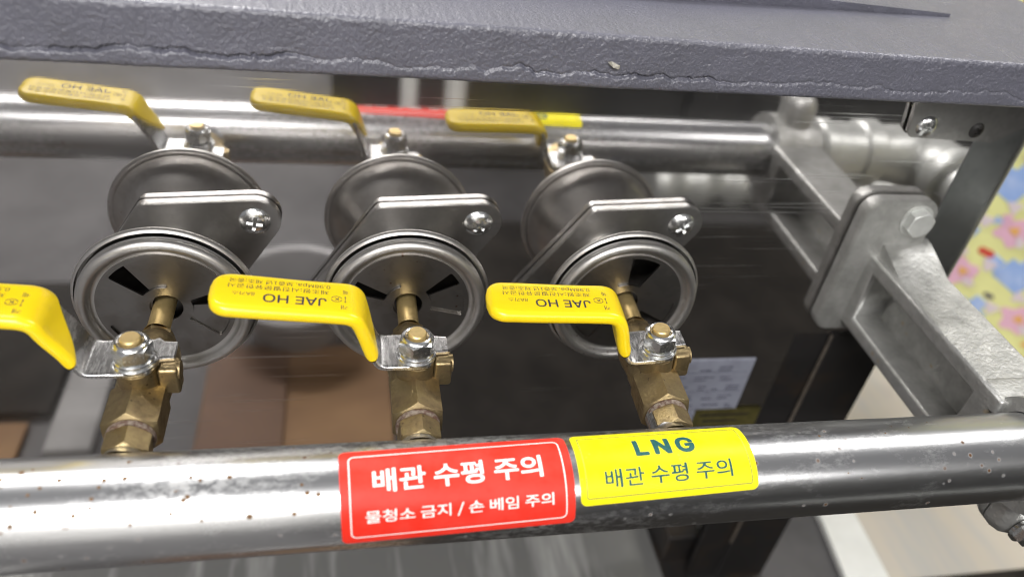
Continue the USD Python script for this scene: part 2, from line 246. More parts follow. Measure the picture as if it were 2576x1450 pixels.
 'press': (569, 51, '529,30,529,33,559,33,560,46,534,46,534,49,564,49,563,33,569,33,569,30,551,29,551,21,564,21,564,7,560,7,560,18,533,18,533,21,547,21,547,30|485,27,485,30,525,30,525,27,507,27,507,22,515,21,520,16,519,11,512,7,498,7,493,9,490,13,490,17,493,20,498,22,503,22,503,27;494,14,496,11,499,11,499,10,510,10,511,11,514,11,516,13,516,15,514,18,511,18,511,19,500,19,499,18,496,18,494,16|488,34,488,36,498,39,502,44,502,46,489,46,489,49,521,49,521,46,508,45,508,43,512,39,522,36,521,33,518,33,518,34,510,36,505,41,498,35,495,35,492,33|474,35,478,36,480,34,480,31,478,29,474,30|474,16,478,17,480,15,480,12,478,10,475,10,474,11|428,15,446,15,446,26,450,26,450,15,468,15,468,12,428,12|431,26,431,28,439,31,444,36,446,41,446,44,432,44,432,47,464,47,464,44,450,44,450,41,452,36,457,31,466,28,465,25,457,27,449,34,448,36,447,36,447,34,441,28,435,25|417,7,417,51,421,51,421,7|402,32,402,35,409,35,409,50,412,50,412,9,409,9,409,32|384,18,390,24,393,33,393,43,385,43,385,46,405,46,405,43,397,43,397,35,398,34,399,27,406,20,406,18,405,17,401,18,395,27,394,27,392,21,388,16,385,16|337,21,341,21,341,11,366,11,366,8,337,8|349,34,349,37,361,38,361,42,349,42,349,45,361,45,361,51,365,51,365,18,361,18,361,34|332,48,336,48,336,28,345,28,346,29,352,29,354,30,354,26,350,26,350,25,332,25|304,11,304,15,312,16,312,41,306,41,306,44,310,44,312,46,316,46,316,15,323,15,324,11|258,27,258,30,298,30,298,27|262,33,261,36,268,37,272,39,275,43,275,45,262,45,262,48,294,48,294,45,281,44,281,42,284,39,291,36,295,36,294,33,289,33,287,35,284,35,278,40,275,37,267,33|263,13,264,19,266,21,272,22,272,23,284,23,291,20,293,17,292,11,285,7,271,7,266,9;268,13,273,10,282,10,288,12,289,15,288,18,286,19,274,20,268,18,267,15|214,12,214,15,232,16,232,25,219,25,219,48,223,48,224,40,245,40,245,48,249,48,249,25,236,25,236,16,254,15,254,12;224,37,223,28,245,28,245,37|192,16,196,17,198,15,198,12,196,10,193,10,192,11|164,14,164,21,166,24,173,27,179,27,180,29,177,34,170,34,168,32,166,32,165,35,171,38,178,38,182,36,184,32,184,11,181,11,179,13,177,11,174,11,174,10,169,10;168,17,170,14,178,15,180,17,180,24,175,24,174,23,171,23,168,20|135,37,139,37,139,35,140,35,145,38,151,38,157,33,157,30,158,30,158,19,155,13,153,13,150,10,144,10,140,12,140,0,135,0;140,17,143,14,149,14,151,15,151,17,153,18,153,22,154,23,153,31,150,34,144,34,140,31|97,46,102,46,103,45,108,28,110,26,110,23,111,23,113,23,113,26,115,28,120,45,121,46,126,46,126,11,122,11,121,35,119,33,117,24,115,22,113,15,109,16,106,27,103,32,103,35,101,35,101,11,97,11|67,17,67,22,69,26,73,30,69,35,70,43,75,47,82,47,84,46,88,41,88,34,84,29,89,23,89,15,85,11,75,10,75,11,72,11;71,19,74,14,80,13,84,15,85,22,83,25,75,28,72,25;73,35,76,32,82,31,84,34,84,41,80,44,75,43,73,41|40,32,40,39,45,46,53,47,53,46,56,46,59,43,62,36,62,23,61,23,61,19,59,15,55,11,46,10,42,12,41,14,42,16,44,16,47,14,52,14,54,15,57,20,58,27,52,24,47,24,42,27;45,33,45,30,49,27,56,29,58,33,56,41,54,43,47,43,44,37,44,33|29,16,33,17,35,15,35,12,33,10,30,10,29,11|0,26,1,38,3,43,8,47,14,47,18,45,22,37,22,20,18,12,14,10,6,11,2,16,1,26;5,21,6,20,6,17,9,14,14,14,17,18,17,22,18,23,18,35,16,41,14,43,8,43,6,40,6,37,5,36'),
 'shut': (37, 44, '34,44,37,44,37,0,34,0|20,19,20,22,25,23,25,28,20,28,20,31,25,31,25,43,29,43,29,2,25,2,25,19|0,11,0,14,4,15,4,34,1,35,1,38,21,38,21,35,17,35,17,16,22,15,22,12,18,12,18,11;9,35,8,14,13,14,13,35'),
 'open': (36, 44, '23,2,23,43,26,43,26,26,31,26,32,44,36,44,36,0,32,0,32,23,27,23,26,22,26,2|0,13,2,13,4,16,6,16,8,18,13,27,13,31,14,32,14,35,1,35,1,38,18,38,17,28,12,17,7,12,5,12,2,9,1,9'),
 'K': (28, 38, '0,38,6,38,7,23,15,30,15,32,21,38,28,38,28,35,18,26,18,24,15,21,17,17,19,16,19,14,22,12,22,10,26,6,26,4,28,3,28,0,22,0,10,16,7,14,6,12,6,0,0,0'),
}

def letters(key, width, height=None):
    """The lettering as a shapely area with its lower left corner at the origin."""
    w, h, s = GLYPHS[key]
    polys = []
    for part in s.split('|'):
        rings = [np.array(list(map(int, r.split(',')))).reshape(-1, 2) for r in part.split(';')]
        polys.append(Polygon(rings[0], rings[1:]).buffer(0))
    g = union_all(polys)
    return affinity.scale(g, width / w, (height / h) if height else width / w, origin=(0, 0))

def rounded_rect(w, h, r):
    return sbox(-w / 2 + r, -h / 2 + r, w / 2 - r, h / 2 - r).buffer(r, quad_segs=8)

def outline(w, h, r, t):
    return rounded_rect(w, h, r).difference(rounded_rect(w - 2 * t, h - 2 * t, max(r - t, 1e-4)))

# ------------------------------------------------------------------ materials
L = '/World/Looks/'
def surf(name, base, rough, metallic=0.0, base2=None, n_scale=120.0, n_lo=0.4, n_hi=0.65, stretch=(1, 1, 1), rough2=None, bump=0.0, b_scale=900.0,
         b_dist=0.0004, coat=0.0, metallic2=None, detail=5.0, b_stretch=(1, 1, 1), spots=None, s_scale=260.0, s_size=0.16, s_keep=0.72, aniso=0.0, spec=0.5, rot=(0, 0, 0)):
    nodes = {'g': ('geometry', {}), 'mp': ('mapping', {'scale': stretch, 'rotation': rot}), 'n': ('noise_texture', {'scale': n_scale, 'detail': detail, 'roughness': 0.62}),
             'r': ('map_range', {'from_min': n_lo, 'from_max': n_hi, 'clamp': True}),
             'p': ('principled_bsdf', {'base_color': base, 'roughness': rough, 'metallic': metallic, 'coat_weight': coat, 'coat_roughness': 0.12, 'anisotropic': aniso, 'specular_ior_level': spec})}
    links = [('g.position', 'mp.vector'), ('mp.vector', 'n.vector'), ('n.fac', 'r.value')]
    if base2 is not None:
        nodes['c'] = ('mix_color', {'a': base, 'b': base2}); links.append(('r.result', 'c.fac'))
        last = 'c.result'
        if spots is not None:
            nodes |= {'v': ('voronoi_texture', {'scale': s_scale, 'feature': 'f1'}), 'vr': ('map_range', {'from_min': s_size, 'from_max': s_size * .45, 'clamp': True}),
                      'n2': ('noise_texture', {'scale': s_scale * .13, 'detail': 1.0}), 'n2r': ('math', {'math_type': 'greater_than', 'value2': s_keep}),
                      'sm': ('math', {'math_type': 'multiply'}), 'c2': ('mix_color', {'b': spots})}
            links += [('g.position', 'v.vector'), ('g.position', 'n2.vector'), ('v.distance', 'vr.value'), ('n2.fac', 'n2r.value1'), ('vr.result', 'sm.value1'), ('n2r.value', 'sm.value2'),
                      (last, 'c2.a'), ('sm.value', 'c2.fac')]
            last = 'c2.result'
        links.append((last, 'p.base_color'))
    if rough2 is not None:
        nodes['rr'] = ('mix_float', {'a': rough, 'b': rough2}); links += [('r.result', 'rr.fac'), ('rr.result', 'p.roughness')]
    if metallic2 is not None:
        nodes['mm'] = ('mix_float', {'a': metallic, 'b': metallic2}); links += [('r.result', 'mm.fac'), ('mm.result', 'p.metallic')]
    if bump:
        nodes |= {'bm': ('mapping', {'scale': b_stretch, 'rotation': rot}), 'bn': ('noise_texture', {'scale': b_scale, 'detail': 3.0, 'roughness': 0.55}), 'b': ('bump', {'strength': bump, 'distance': b_dist})}
        links += [('g.position', 'bm.vector'), ('bm.vector', 'bn.vector'), ('bn.fac', 'b.height'), ('b.normal', 'p.normal')]
    return usdkit.material(stage, L + name, nodes, links, surface='p.BSDF')

M = {}
M['paint'] = surf('grey_hammered_paint', (0.108, 0.109, 0.137), 0.30, base2=(0.090, 0.091, 0.114), n_scale=60, rough2=0.38, spec=0.75, bump=0.6, b_scale=760, b_dist=0.0009, spots=(0.10, 0.07, 0.05), s_scale=70, s_size=0.1, s_keep=0.66)
M['paint_chip'] = surf('pale_paint_flake', (0.62, 0.61, 0.56), 0.5, base2=(0.45, 0.44, 0.4), n_scale=900, bump=0.2)
# brushed mirror steel of the front panel: fine scratches along x, with a few long ones
M['panel'] = usdkit.material(stage, L + 'mirror_steel', {
    'g': ('geometry', {}), 'm1': ('mapping', {'scale': (3.0, 1.0, 260.0), 'rotation': (0, 0.10, 0)}), 'n1': ('noise_texture', {'scale': 9.0, 'detail': 4.0}),
    'm2': ('mapping', {'scale': (1.6, 1.0, 190.0), 'rotation': (0, -0.06, 0)}), 'n2': ('noise_texture', {'scale': 6.0, 'detail': 2.0}),
    'scr': ('map_range', {'from_min': 0.61, 'from_max': 0.70, 'clamp': True}),
    'n4': ('noise_texture', {'scale': 9.0, 'detail': 2.0}), 'k4': ('map_range', {'from_min': 0.48, 'from_max': 0.62, 'clamp': True}), 's4': ('math', {'math_type': 'multiply'}),
    'n3': ('noise_texture', {'scale': 14.0, 'detail': 4.0}), 'rr': ('map_range', {'from_min': 0.35, 'from_max': 0.7, 'to_min': 0.018, 'to_max': 0.045}),
    'b': ('bump', {'strength': 0.010, 'distance': 0.0002}), 'c': ('mix_color', {'a': (0.66, 0.645, 0.64), 'b': (0.78, 0.78, 0.78)}),
    'ra': ('mix_float', {'b': 0.30}), 'p': ('principled_bsdf', {'metallic': 1.0}), 'p2': ('principled_bsdf', {'metallic': 1.0, 'base_color': (0.56, 0.545, 0.53), 'roughness': 0.20}),
    'n5': ('noise_texture', {'scale': 11.0, 'detail': 4.0, 'roughness': 0.6}), 'k5': ('map_range', {'from_min': 0.35, 'from_max': 0.68, 'to_min': 0.08, 'to_max': 0.30, 'clamp': True}), 'mx': ('mix_closure', {})},
    [('g.position', 'm1.vector'), ('m1.vector', 'n1.vector'), ('g.position', 'm2.vector'), ('m2.vector', 'n2.vector'), ('n2.fac', 'scr.value'), ('g.position', 'n3.vector'),
     ('n3.fac', 'rr.value'), ('n1.fac', 'b.height'), ('b.normal', 'p.normal'), ('g.position', 'n4.vector'), ('n4.fac', 'k4.value'), ('scr.result', 's4.value1'), ('k4.result', 's4.value2'), ('s4.value', 'c.fac'), ('c.result', 'p.base_color'), ('rr.result', 'ra.a'), ('s4.value', 'ra.fac'), ('ra.result', 'p.roughness'), ('m1.vector', 'n5.vector'), ('b.normal', 'p2.normal'), ('n3.fac', 'k5.value'), ('k5.result', 'mx.fac'), ('p.BSDF', 'mx.closure1'), ('p2.BSDF', 'mx.closure2')], surface='mx.closure')
M['post'] = surf('dull_steel', (0.33, 0.34, 0.34), 0.3, 1.0, base2=(0.24, 0.25, 0.25), n_scale=30, rough2=0.42, bump=0.08, b_scale=300)
M['mixer'] = surf('pressed_steel', (0.60, 0.585, 0.565), 0.38, 1.0, base2=(0.44, 0.425, 0.40), n_scale=70, n_lo=0.42, n_hi=0.7, rough2=0.46, bump=0.08, b_scale=500, spots=(0.17, 0.09, 0.045), s_scale=300, s_size=0.16, s_keep=0.66)
M['shutter'] = surf('heat_dulled_steel', (0.29, 0.28, 0.268), 0.30, 1.0, base2=(0.19, 0.175, 0.16), n_scale=75, n_lo=0.4, n_hi=0.68, rough2=0.42, bump=0.08, b_scale=500, spots=(0.12, 0.07, 0.04), s_scale=260, s_size=0.16, s_keep=0.64)
M['flange'] = surf('bright_cut_steel', (0.52, 0.51, 0.5), 0.27, 1.0, base2=(0.40, 0.39, 0.375), n_scale=130, rough2=0.32, bump=0.12, b_scale=500)
M['inner'] = surf('sooty_steel', (0.22, 0.21, 0.20), 0.36, 1.0, base2=(0.13, 0.12, 0.115), n_scale=90, bump=0.06)
M['soot'] = surf('burnt_lining', (0.045, 0.04, 0.036), 0.55, 0.6, base2=(0.025, 0.022, 0.02), n_scale=90)
M['brass'] = surf('aged_brass', (0.42, 0.33, 0.175), 0.38, 1.0, base2=(0.20, 0.145, 0.08), n_scale=150, n_lo=0.38, n_hi=0.68, rough2=0.52, bump=0.38, b_scale=900, b_dist=0.0004, metallic2=0.85, spots=(0.14, 0.10, 0.06), s_scale=420, s_size=0.24, s_keep=0.55)
M['brass_clean'] = surf('bright_brass', (0.72, 0.54, 0.25), 0.34, 0.75, base2=(0.56, 0.42, 0.18), n_scale=300, rough2=0.4, bump=0.12, b_scale=1500, b_dist=0.0002)
M['sealant'] = surf('brown_sealant', (0.10, 0.055, 0.04), 0.6, base2=(0.28, 0.24, 0.2), n_scale=700, bump=0.3, b_scale=900)
M['chrome'] = surf('zinc_plate', (0.78, 0.79, 0.79), 0.20, 1.0, base2=(0.50, 0.49, 0.46), n_scale=420, n_lo=0.5, n_hi=0.75, rough2=0.36, bump=0.12, b_scale=700, b_dist=0.0003, spots=(0.24, 0.20, 0.16), s_scale=600, s_size=0.2, s_keep=0.62)
M['lever'] = surf('scratched_plate', (0.80, 0.80, 0.80), 0.24, 1.0, base2=(0.60, 0.60, 0.60), n_scale=200, n_lo=0.48, n_hi=0.7, stretch=(5, 1, 1), rough2=0.42, bump=0.2, b_scale=220, b_dist=0.0004, b_stretch=(6, 1, 1))
M['yellow'] = surf('yellow_dip_plastic', (0.87, 0.63, 0.010), 0.25, base2=(0.62, 0.43, 0.02), n_scale=34, n_lo=0.56, n_hi=0.82, rough2=0.3, bump=0.05, b_scale=260, b_dist=0.0006, spots=(0.5, 0.34, 0.03), s_scale=180, s_size=0.11, s_keep=0.6)
M['ink'] = surf('black_ink', (0.035, 0.035, 0.06), 0.35, spec=0.22, base2=(0.09, 0.08, 0.06), n_scale=1500, n_lo=0.45, n_hi=0.8)
M['cast'] = surf('cast_aluminium', (0.50, 0.50, 0.485), 0.44, 0.8, base2=(0.33, 0.33, 0.315), n_scale=85, n_lo=0.36, n_hi=0.7, rough2=0.58, bump=0.45, b_scale=520, b_dist=0.0008, spots=(0.42, 0.36, 0.27), s_scale=120, s_size=0.2, s_keep=0.62)
M['galv'] = surf('galvanised_fitting', (0.62, 0.63, 0.61), 0.42, 0.6, base2=(0.5, 0.51, 0.49), n_scale=80, bump=0.2)
# plated gas pipe: bright zones, dull mineral bloom and rust specks
M['pipe'] = usdkit.material(stage, L + 'plated_pipe', {
    'g': ('geometry', {}), 'm1': ('mapping', {'scale': (0.45, 1, 1)}), 'n1': ('noise_texture', {'scale': 32.0, 'detail': 7.0, 'roughness': 0.66}), 'a': ('map_range', {'from_min': 0.48, 'from_max': 0.68, 'clamp': True}),
    'm2': ('mapping', {'scale': (0.6, 1, 1)}), 'n2': ('noise_texture', {'scale': 520.0, 'detail': 4.0, 'roughness': 0.7}), 'a2': ('map_range', {'from_min': 0.44, 'from_max': 0.66, 'clamp': True}),
    'bl': ('math', {'math_type': 'multiply'}), 'blr': ('math', {'math_type': 'multiply', 'value2': 0.78}),
    'c': ('mix_color', {'a': (0.57, 0.575, 0.58), 'b': (0.31, 0.31, 0.305)}),
    'v': ('voronoi_texture', {'scale': 190.0}), 'vr': ('map_range', {'from_min': 0.20, 'from_max': 0.08, 'clamp': True}), 'n3': ('noise_texture', {'scale': 36.0, 'detail': 2.0}), 'k': ('map_range', {'from_min': 0.50, 'from_max': 0.58, 'clamp': True}),
    's': ('math', {'math_type': 'multiply'}), 'c2': ('mix_color', {'b': (0.085, 0.04, 0.015)}),
    'ro': ('map_range', {'from_min': 0.0, 'from_max': 0.8, 'to_min': 0.26, 'to_max': 0.6}), 'me': ('map_range', {'from_min': 0.0, 'from_max': 0.9, 'to_min': 1.0, 'to_max': 0.55}), 'me2': ('math', {'math_type': 'subtract', 'use_clamp': True}),
    'bm': ('mapping', {'scale': (0.25, 1, 1)}), 'bn': ('noise_texture', {'scale': 420.0, 'detail': 3.0}), 'b': ('bump', {'strength': 0.14, 'distance': 0.0003}), 'p': ('principled_bsdf', {})},
    [('g.position', 'm1.vector'), ('m1.vector', 'n1.vector'), ('n1.fac', 'a.value'), ('g.position', 'm2.vector'), ('m2.vector', 'n2.vector'), ('n2.fac', 'a2.value'), ('a.result', 'bl.value1'), ('a2.result', 'bl.value2'),
     ('bl.value', 'blr.value1'), ('blr.value', 'c.fac'), ('g.position', 'v.vector'), ('v.distance', 'vr.value'), ('g.position', 'n3.vector'), ('n3.fac', 'k.value'), ('vr.result', 's.value1'), ('k.result', 's.value2'),
     ('c.result', 'c2.a'), ('s.value', 'c2.fac'), ('c2.result', 'p.base_color'), ('blr.value', 'ro.value'), ('ro.result', 'p.roughness'), ('blr.value', 'me.value'), ('me.result', 'me2.value1'), ('s.value', 'me2.value2'), ('me2.value', 'p.metallic'),
     ('g.position', 'bm.vector'), ('bm.vector', 'bn.vector'), ('bn.fac', 'b.height'), ('b.normal', 'p.normal')], surface='p.BSDF')
M['rust'] = surf('rust_brown', (0.16, 0.085, 0.03), 0.8, base2=(0.09, 0.05, 0.025), n_scale=2500)
M['red'] = surf('red_vinyl', (0.74, 0.030, 0.016), 0.36, spec=0.22, base2=(0.72, 0.045, 0.03), n_scale=90, rough2=0.48, bump=0.16, b_scale=110, b_dist=0.0008)
M['white_print'] = surf('white_print', (0.86, 0.83, 0.80), 0.4, spec=0.22, base2=(0.78, 0.72, 0.68), n_scale=900, n_lo=0.5, n_hi=0.8)
M['lemon'] = surf('yellow_vinyl', (0.90, 0.80, 0.005), 0.36, spec=0.22, base2=(0.80, 0.70, 0.01), n_scale=90, rough2=0.48, bump=0.16, b_scale=110, b_dist=0.0008, spots=(0.45, 0.38, 0.03), s_scale=500, s_size=0.28, s_keep=0.64)
M['green_print'] = surf('dark_green_print', (0.012, 0.085, 0.085), 0.4, spec=0.22, base2=(0.03, 0.11, 0.10), n_scale=900)
M['label_white'] = surf('grey_white_film', (0.29, 0.305, 0.37), 0.4, base2=(0.25, 0.26, 0.32), n_scale=120)
M['label_ink'] = surf('label_ink', (0.07, 0.075, 0.11), 0.5, base2=(0.2, 0.2, 0.25), n_scale=500)
M['label_gold'] = surf('olive_gold_film', (0.15, 0.13, 0.045), 0.35, 0.5, base2=(0.10, 0.09, 0.03), n_scale=200)
M['black_iron'] = surf('black_painted_iron', (0.014, 0.013, 0.013), 0.5, base2=(0.03, 0.02, 0.013), n_scale=40, n_lo=0.5, n_hi=0.75, bump=0.2, b_scale=300)
M['bare_edge'] = surf('worn_iron_edge', (0.13, 0.11, 0.09), 0.4, base2=(0.08, 0.07, 0.06), n_scale=200)
M['tray'] = surf('streaked_steel', (0.22, 0.22, 0.215), 0.3, 0.4, base2=(0.52, 0.52, 0.51), n_scale=9, n_lo=0.50, n_hi=0.70, stretch=(5.5, 0.45, 1), rough2=0.38, detail=6, rot=(0, 0, 0.15))
M['concrete'] = surf('grey_floor', (0.27, 0.265, 0.265), 0.38, base2=(0.21, 0.205, 0.205), n_scale=9, bump=0.1, b_scale=120)
M['tile'] = surf('pale_grey_tile', spec=0.15, base=(0.105, 0.102, 0.104), rough=0.45, base2=(0.072, 0.070, 0.072), n_scale=14, bump=0.05)
M['trim'] = surf('white_trim', (0.83, 0.84, 0.81), 0.35, base2=(0.75, 0.76, 0.73), n_scale=30)
M['vinyl'] = surf('beige_vinyl', (0.60, 0.55, 0.47), 0.2, base2=(0.46, 0.475, 0.48), n_scale=9, n_lo=0.48, n_hi=0.72, stretch=(3, 0.3, 1), bump=0.03, b_scale=30, b_dist=0.002, rot=(0, 0, 0.35))
M['rubber'] = surf('black_rubber', (0.020, 0.018, 0.016), 0.75, base2=(0.034, 0.030, 0.026), n_scale=25, spec=0.15)
M['card'] = surf('brown_card', (0.27, 0.155, 0.07), 0.75, base2=(0.22, 0.12, 0.055), n_scale=20)
M['card_dark'] = surf('dark_brown_board', (0.15, 0.08, 0.045), 0.7, base2=(0.12, 0.065, 0.038), n_scale=20)
M['pale_cloth'] = surf('pale_grey_pad', (0.36, 0.355, 0.35), 0.8, base2=(0.29, 0.285, 0.28), n_scale=30)
M['cabinet'] = surf('dark_cabinet_paint', (0.03, 0.03, 0.031), 0.5, spec=0.2, base2=(0.05, 0.05, 0.05), n_scale=12)
M['pale_wall'] = surf('pale_wall_paint', (0.72, 0.71, 0.69), 0.6, base2=(0.66, 0.65, 0.63), n_scale=3)
M['dim_wall'] = surf('dim_grey_wall', (0.10, 0.10, 0.10), 0.6, base2=(0.085, 0.085, 0.085), n_scale=4)
M['w_yellow'] = surf('pale_yellow_vinyl', (0.68, 0.68, 0.30), 0.5, base2=(0.62, 0.62, 0.27), n_scale=40)
M['w_blue'] = surf('sky_blue_print', (0.25, 0.37, 0.66), 0.5, base2=(0.36, 0.46, 0.70), n_scale=60)
M['w_pink'] = surf('rose_pink_print', (0.64, 0.38, 0.49), 0.5, base2=(0.68, 0.40, 0.52), n_scale=120)
M['w_orange'] = surf('orange_print', (0.66, 0.36, 0.10), 0.5)
M['w_red'] = surf('red_print', (0.52, 0.06, 0.04), 0.5)
M['w_pale'] = surf('pale_lilac_print', (0.60, 0.52, 0.55), 0.5)
M['w_dark'] = surf('dark_print', (0.07, 0.06, 0.10), 0.5)

# ------------------------------------------------------------------ setting
FLOOR = -0.29
def slab(x0, x1, y0, y1, z0, z1):
    return moved(trimesh.creation.box([x1 - x0, y1 - y0, z1 - z0]), [(x0 + x1) / 2, (y0 + y1) / 2, (z0 + z1) / 2])
tag(obj('floor', slab(-4, 4, -4, 4, FLOOR - 0.05, FLOOR), M['tile']), kind='structure')
tag(obj('vinyl_floor', slab(0.397, 4, -0.16, 3.9, FLOOR + 0.001, FLOOR + 0.004), M['vinyl']), kind='structure')
v_, f_ = flat(Polygon([(0.3555, -0.16), (0.385, -0.16), (0.399, 0.06), (0.60, 1.6), (0.56, 1.6), (0.372, 0.06)]))
strip_m = trimesh.creation.extrude_polygon(Polygon([(0.340, -0.16), (0.386, -0.16), (0.398, 0.04), (0.42, 0.8), (0.392, 0.8), (0.3665, 0.04)]), 0.006, engine='earcut')
tag(obj('threshold_strip', moved(strip_m, (0, 0, FLOOR + 0.0015)), M['trim']), 'white threshold strip on the floor between grey tile and beige vinyl', 'floor strip')

# patterned board standing behind the range at the right
GB = np.array([0.684, 0.177, FLOOR]); EB = np.array([0.6428, -0.766, 0.0]); NB = np.array([-0.766, -0.6428, 0.0])
def on_board(poly, d, t=0.0004):
    m = trimesh.util.concatenate([trimesh.creation.extrude_polygon(g, t, engine='earcut') for g in getattr(poly, 'geoms', [poly]) if g.area > 1e-9])
    v = m.vertices
    m.vertices = GB + np.outer(v[:, 0], EB) + np.outer(v[:, 1], [0, 0, 1.0]) + np.outer(v[:, 2] + d, NB)
    m.fix_normals()
    return m
board = thing('patterned_board', 'upright board in yellow, blue and pink flowered check behind the right end of the range', 'board')
obj('panel', on_board(sbox(-0.62, 0.003, 0.30, 0.62), -0.012, 0.012), M['w_yellow'], board)
va, vb = np.array([0.0215, 0.0600]), np.array([0.0655, -0.0235]); F3 = np.array([-0.1135, 0.0873])
tr = np.array([va, vb])
def cell(c, hx, hy):
    return Polygon([c + sx * hx * va + sy * hy * vb for sx, sy in ((-1, -1), (1, -1), (1, 1), (-1, 1))])
def blob(c, r, n, wob, seed):
    g = np.random.default_rng(seed); a = np.linspace(0, 2 * np.pi, 26, endpoint=False); ph = g.uniform(0, 6.28)
    rr = r * (1 + wob * np.cos(n * a + ph) + g.normal(0, .04, 26))
    return Polygon(np.column_stack([c[0] + rr * np.cos(a), c[1] + rr * np.sin(a)])).buffer(0)
area = sbox(-0.60, 0.01, 0.28, 0.60)
for i in range(-8, 9):
    for j in range(-8, 9):
        c = F3 + i * va + j * vb
        sd = (i + 20) * 100 + j + 20
        mid = c + (va + vb) / 2
        if -0.45 < mid[0] < 0.22 and 0.03 < mid[1] < 0.55:
            b1 = union_all([cell(mid, .21, .21), cell(mid + .30 * va, .09, .10), cell(mid - .33 * vb, .08, .11)])
            obj('blue_square', on_board(b1.intersection(area), 0.0001), M['w_blue'], board, smooth=False)
            obj('pale_blot', on_board(blob(mid + .26 * vb - .2 * va, .0055, 3, .3, sd + 3), 0.0009), M['w_pale'], board, smooth=False)
        if -0.45 < c[0] < 0.22 and 0.03 < c[1] < 0.55:
            obj('pink_flower', on_board(blob(c, .0148, 5, .2, sd), 0.0003), M['w_pink'], board, smooth=False)
            obj('flower_heart', on_board(blob(c + [.001, .002], .0042, 3, .25, sd + 1), 0.0012), M['w_orange'], board, smooth=False)
            obj('pale_blot', on_board(blob(c + .17 * vb - .05 * va, .0045, 2, .3, sd + 5), 0.0012), M['w_pale'], board, smooth=False)
            for q in range(3):
                gq = np.random.default_rng(sd * 7 + q); pq = c + gq.uniform(-.5, .5) * va + gq.uniform(-.5, .5) * vb
                obj('small_blot', on_board(blob(pq, .0036, 3, .35, sd + 40 + q), 0.0015), M[('w_pink', 'w_blue', 'w_orange')[q]], board, smooth=False)
            e1 = c + va / 2; e2 = c + vb / 2
            for e, mm in ((e1, 'w_red'), (e2, 'w_dark')):
                obj('small_flower' if mm == 'w_red' else 'dark_blot', on_board(blob(e, .0058 if mm == 'w_red' else .0036, 2, .35, sd + 7), 0.0003), M[mm], board, smooth=False)
                obj('pale_blot', on_board(blob(e + .16 * vb - .12 * va, .006, 3, .25, sd + 9), 0.0006), M['w_pale'], board, smooth=False)

# things standing in front of the range: they show only as dim reflections in its steel front
def put(name, mesh, mat, label, cat, smooth=30):
    return tag(obj(name, mesh, mat, smooth=smooth), label, cat)
put('rubber_mat', rbox((1.05, 0.455, 0.008), 0.0035, (0.560, -0.2445, FLOOR + 0.0045)), M['rubber'], 'large black rubber mat on the floor before the right half of the range', 'mat')
put('rubber_mat', rbox((0.27, 0.17, 0.008), 0.0035, (-0.372, -0.272, FLOOR + 0.0045)), M['rubber'], 'small black rubber mat on the floor before the left end of the range', 'mat')
put('plastic_board', rbox((0.034, 0.19, 0.012), 0.003, (-0.214, -0.238, FLOOR + 0.0065)), M['pale_cloth'], 'narrow pale grey plastic board on the floor before the leftmost valve', 'board')
put('cardboard_strip', moved(rbox((0.30, 0.05, 0.006), 0.002), (-0.40, -0.155, FLOOR + 0.0035)), M['card'], 'brown cardboard strip on the floor before the left end of the range', 'cardboard')
put('cardboard_sheet', rbox((0.156, 0.130, 0.006), 0.002, (-0.047, -0.196, FLOOR + 0.0035)), M['card'], 'brown cardboard sheet on the floor before the middle valve', 'cardboard')
put('brown_board', rbox((0.066, 0.126, 0.004), 0.0015, (-0.090, -0.196, FLOOR + 0.0092)), M['card_dark'], 'small dark brown board lying on the cardboard sheet', 'board')
basin = lathe([(0, -.004), (.040, -.004), (.056, -.050), (.060, -.052), (.060, -.055), (.054, -.054), (.039, -.008), (0, -.008)], 48)
v = basin.vertices; basin.vertices = np.column_stack([v[:, 0], v[:, 2], -v[:, 1]]); basin.fix_normals()
put('grey_basin', moved(basin, (-0.052, -0.292, FLOOR)), M['concrete'], 'round grey basin standing behind the cardboard sheet', 'basin')
kx = np.linspace(0.36, 0.86, 220)
put('corrugated_hose', tube_path(np.column_stack([kx, -0.515 + 0.012 * np.sin(kx * 9), np.full(220, FLOOR + 0.037)]), 0.029 + 0.006 * np.sin(kx * 2 * np.pi / 0.052), 24), M['galv'], 'thick grey corrugated hose lying on the floor behind the large rubber mat', 'hose', 60)
st = thing('stool', 'dark seated stool with four pale metal legs in front of the dark cabinet', 'stool', (0.102, -0.64, FLOOR))
for lx, ly, r in ((-.029, .006, .0085), (.029, .006, .0115), (-.029, -.045, .0085), (.029, -.045, .0085)):
    obj('leg', cyl((lx, ly, 0.001), (lx, ly, .420), r, 20), M['trim'], st)
obj('seat', rbox((.16, .14, .03), .010, (0, -.02, .435)), M['cabinet'], st)
cab = thing('dark_cabinet', 'long dark cabinet standing across the floor from the range', 'cabinet', (-0.015, -0.73, FLOOR))
obj('body', slab(-0.01, 1.5, -0.45, 0.0, 0.002, 0.62), M['cabinet'], cab, smooth=False)
for k in range(3):
    obj('door', slab(0.0 + k * .5, 0.49 + k * .5, 0.0005, 0.016, 0.03, 0.60), M['cabinet'], cab, smooth=False)
    obj('handle', rbox((0.012, 0.02, 0.12), 0.004, (0.44 + k * .5, 0.0265, 0.35)), M['galv'], cab)
tag(obj('wall', slab(-3.9, 1.70, -3.20, -3.10, FLOOR, 2.3), M['pale_wall'], smooth=False), kind='structure')
tag(obj('wall', slab(-3.9, 3.9, 1.75, 1.85, FLOOR, 2.3), M['pale_wall'], smooth=False), kind='structure')
tag(obj('wall', slab(1.70, 1.80, -2.6, 0.9, FLOOR, 1.25), M['dim_wall'], smooth=False), kind='structure')

# ------------------------------------------------------------------ the gas range
range_ = thing('gas_range', 'low gas range with grey cast top over a mirror steel front panel', 'gas range')
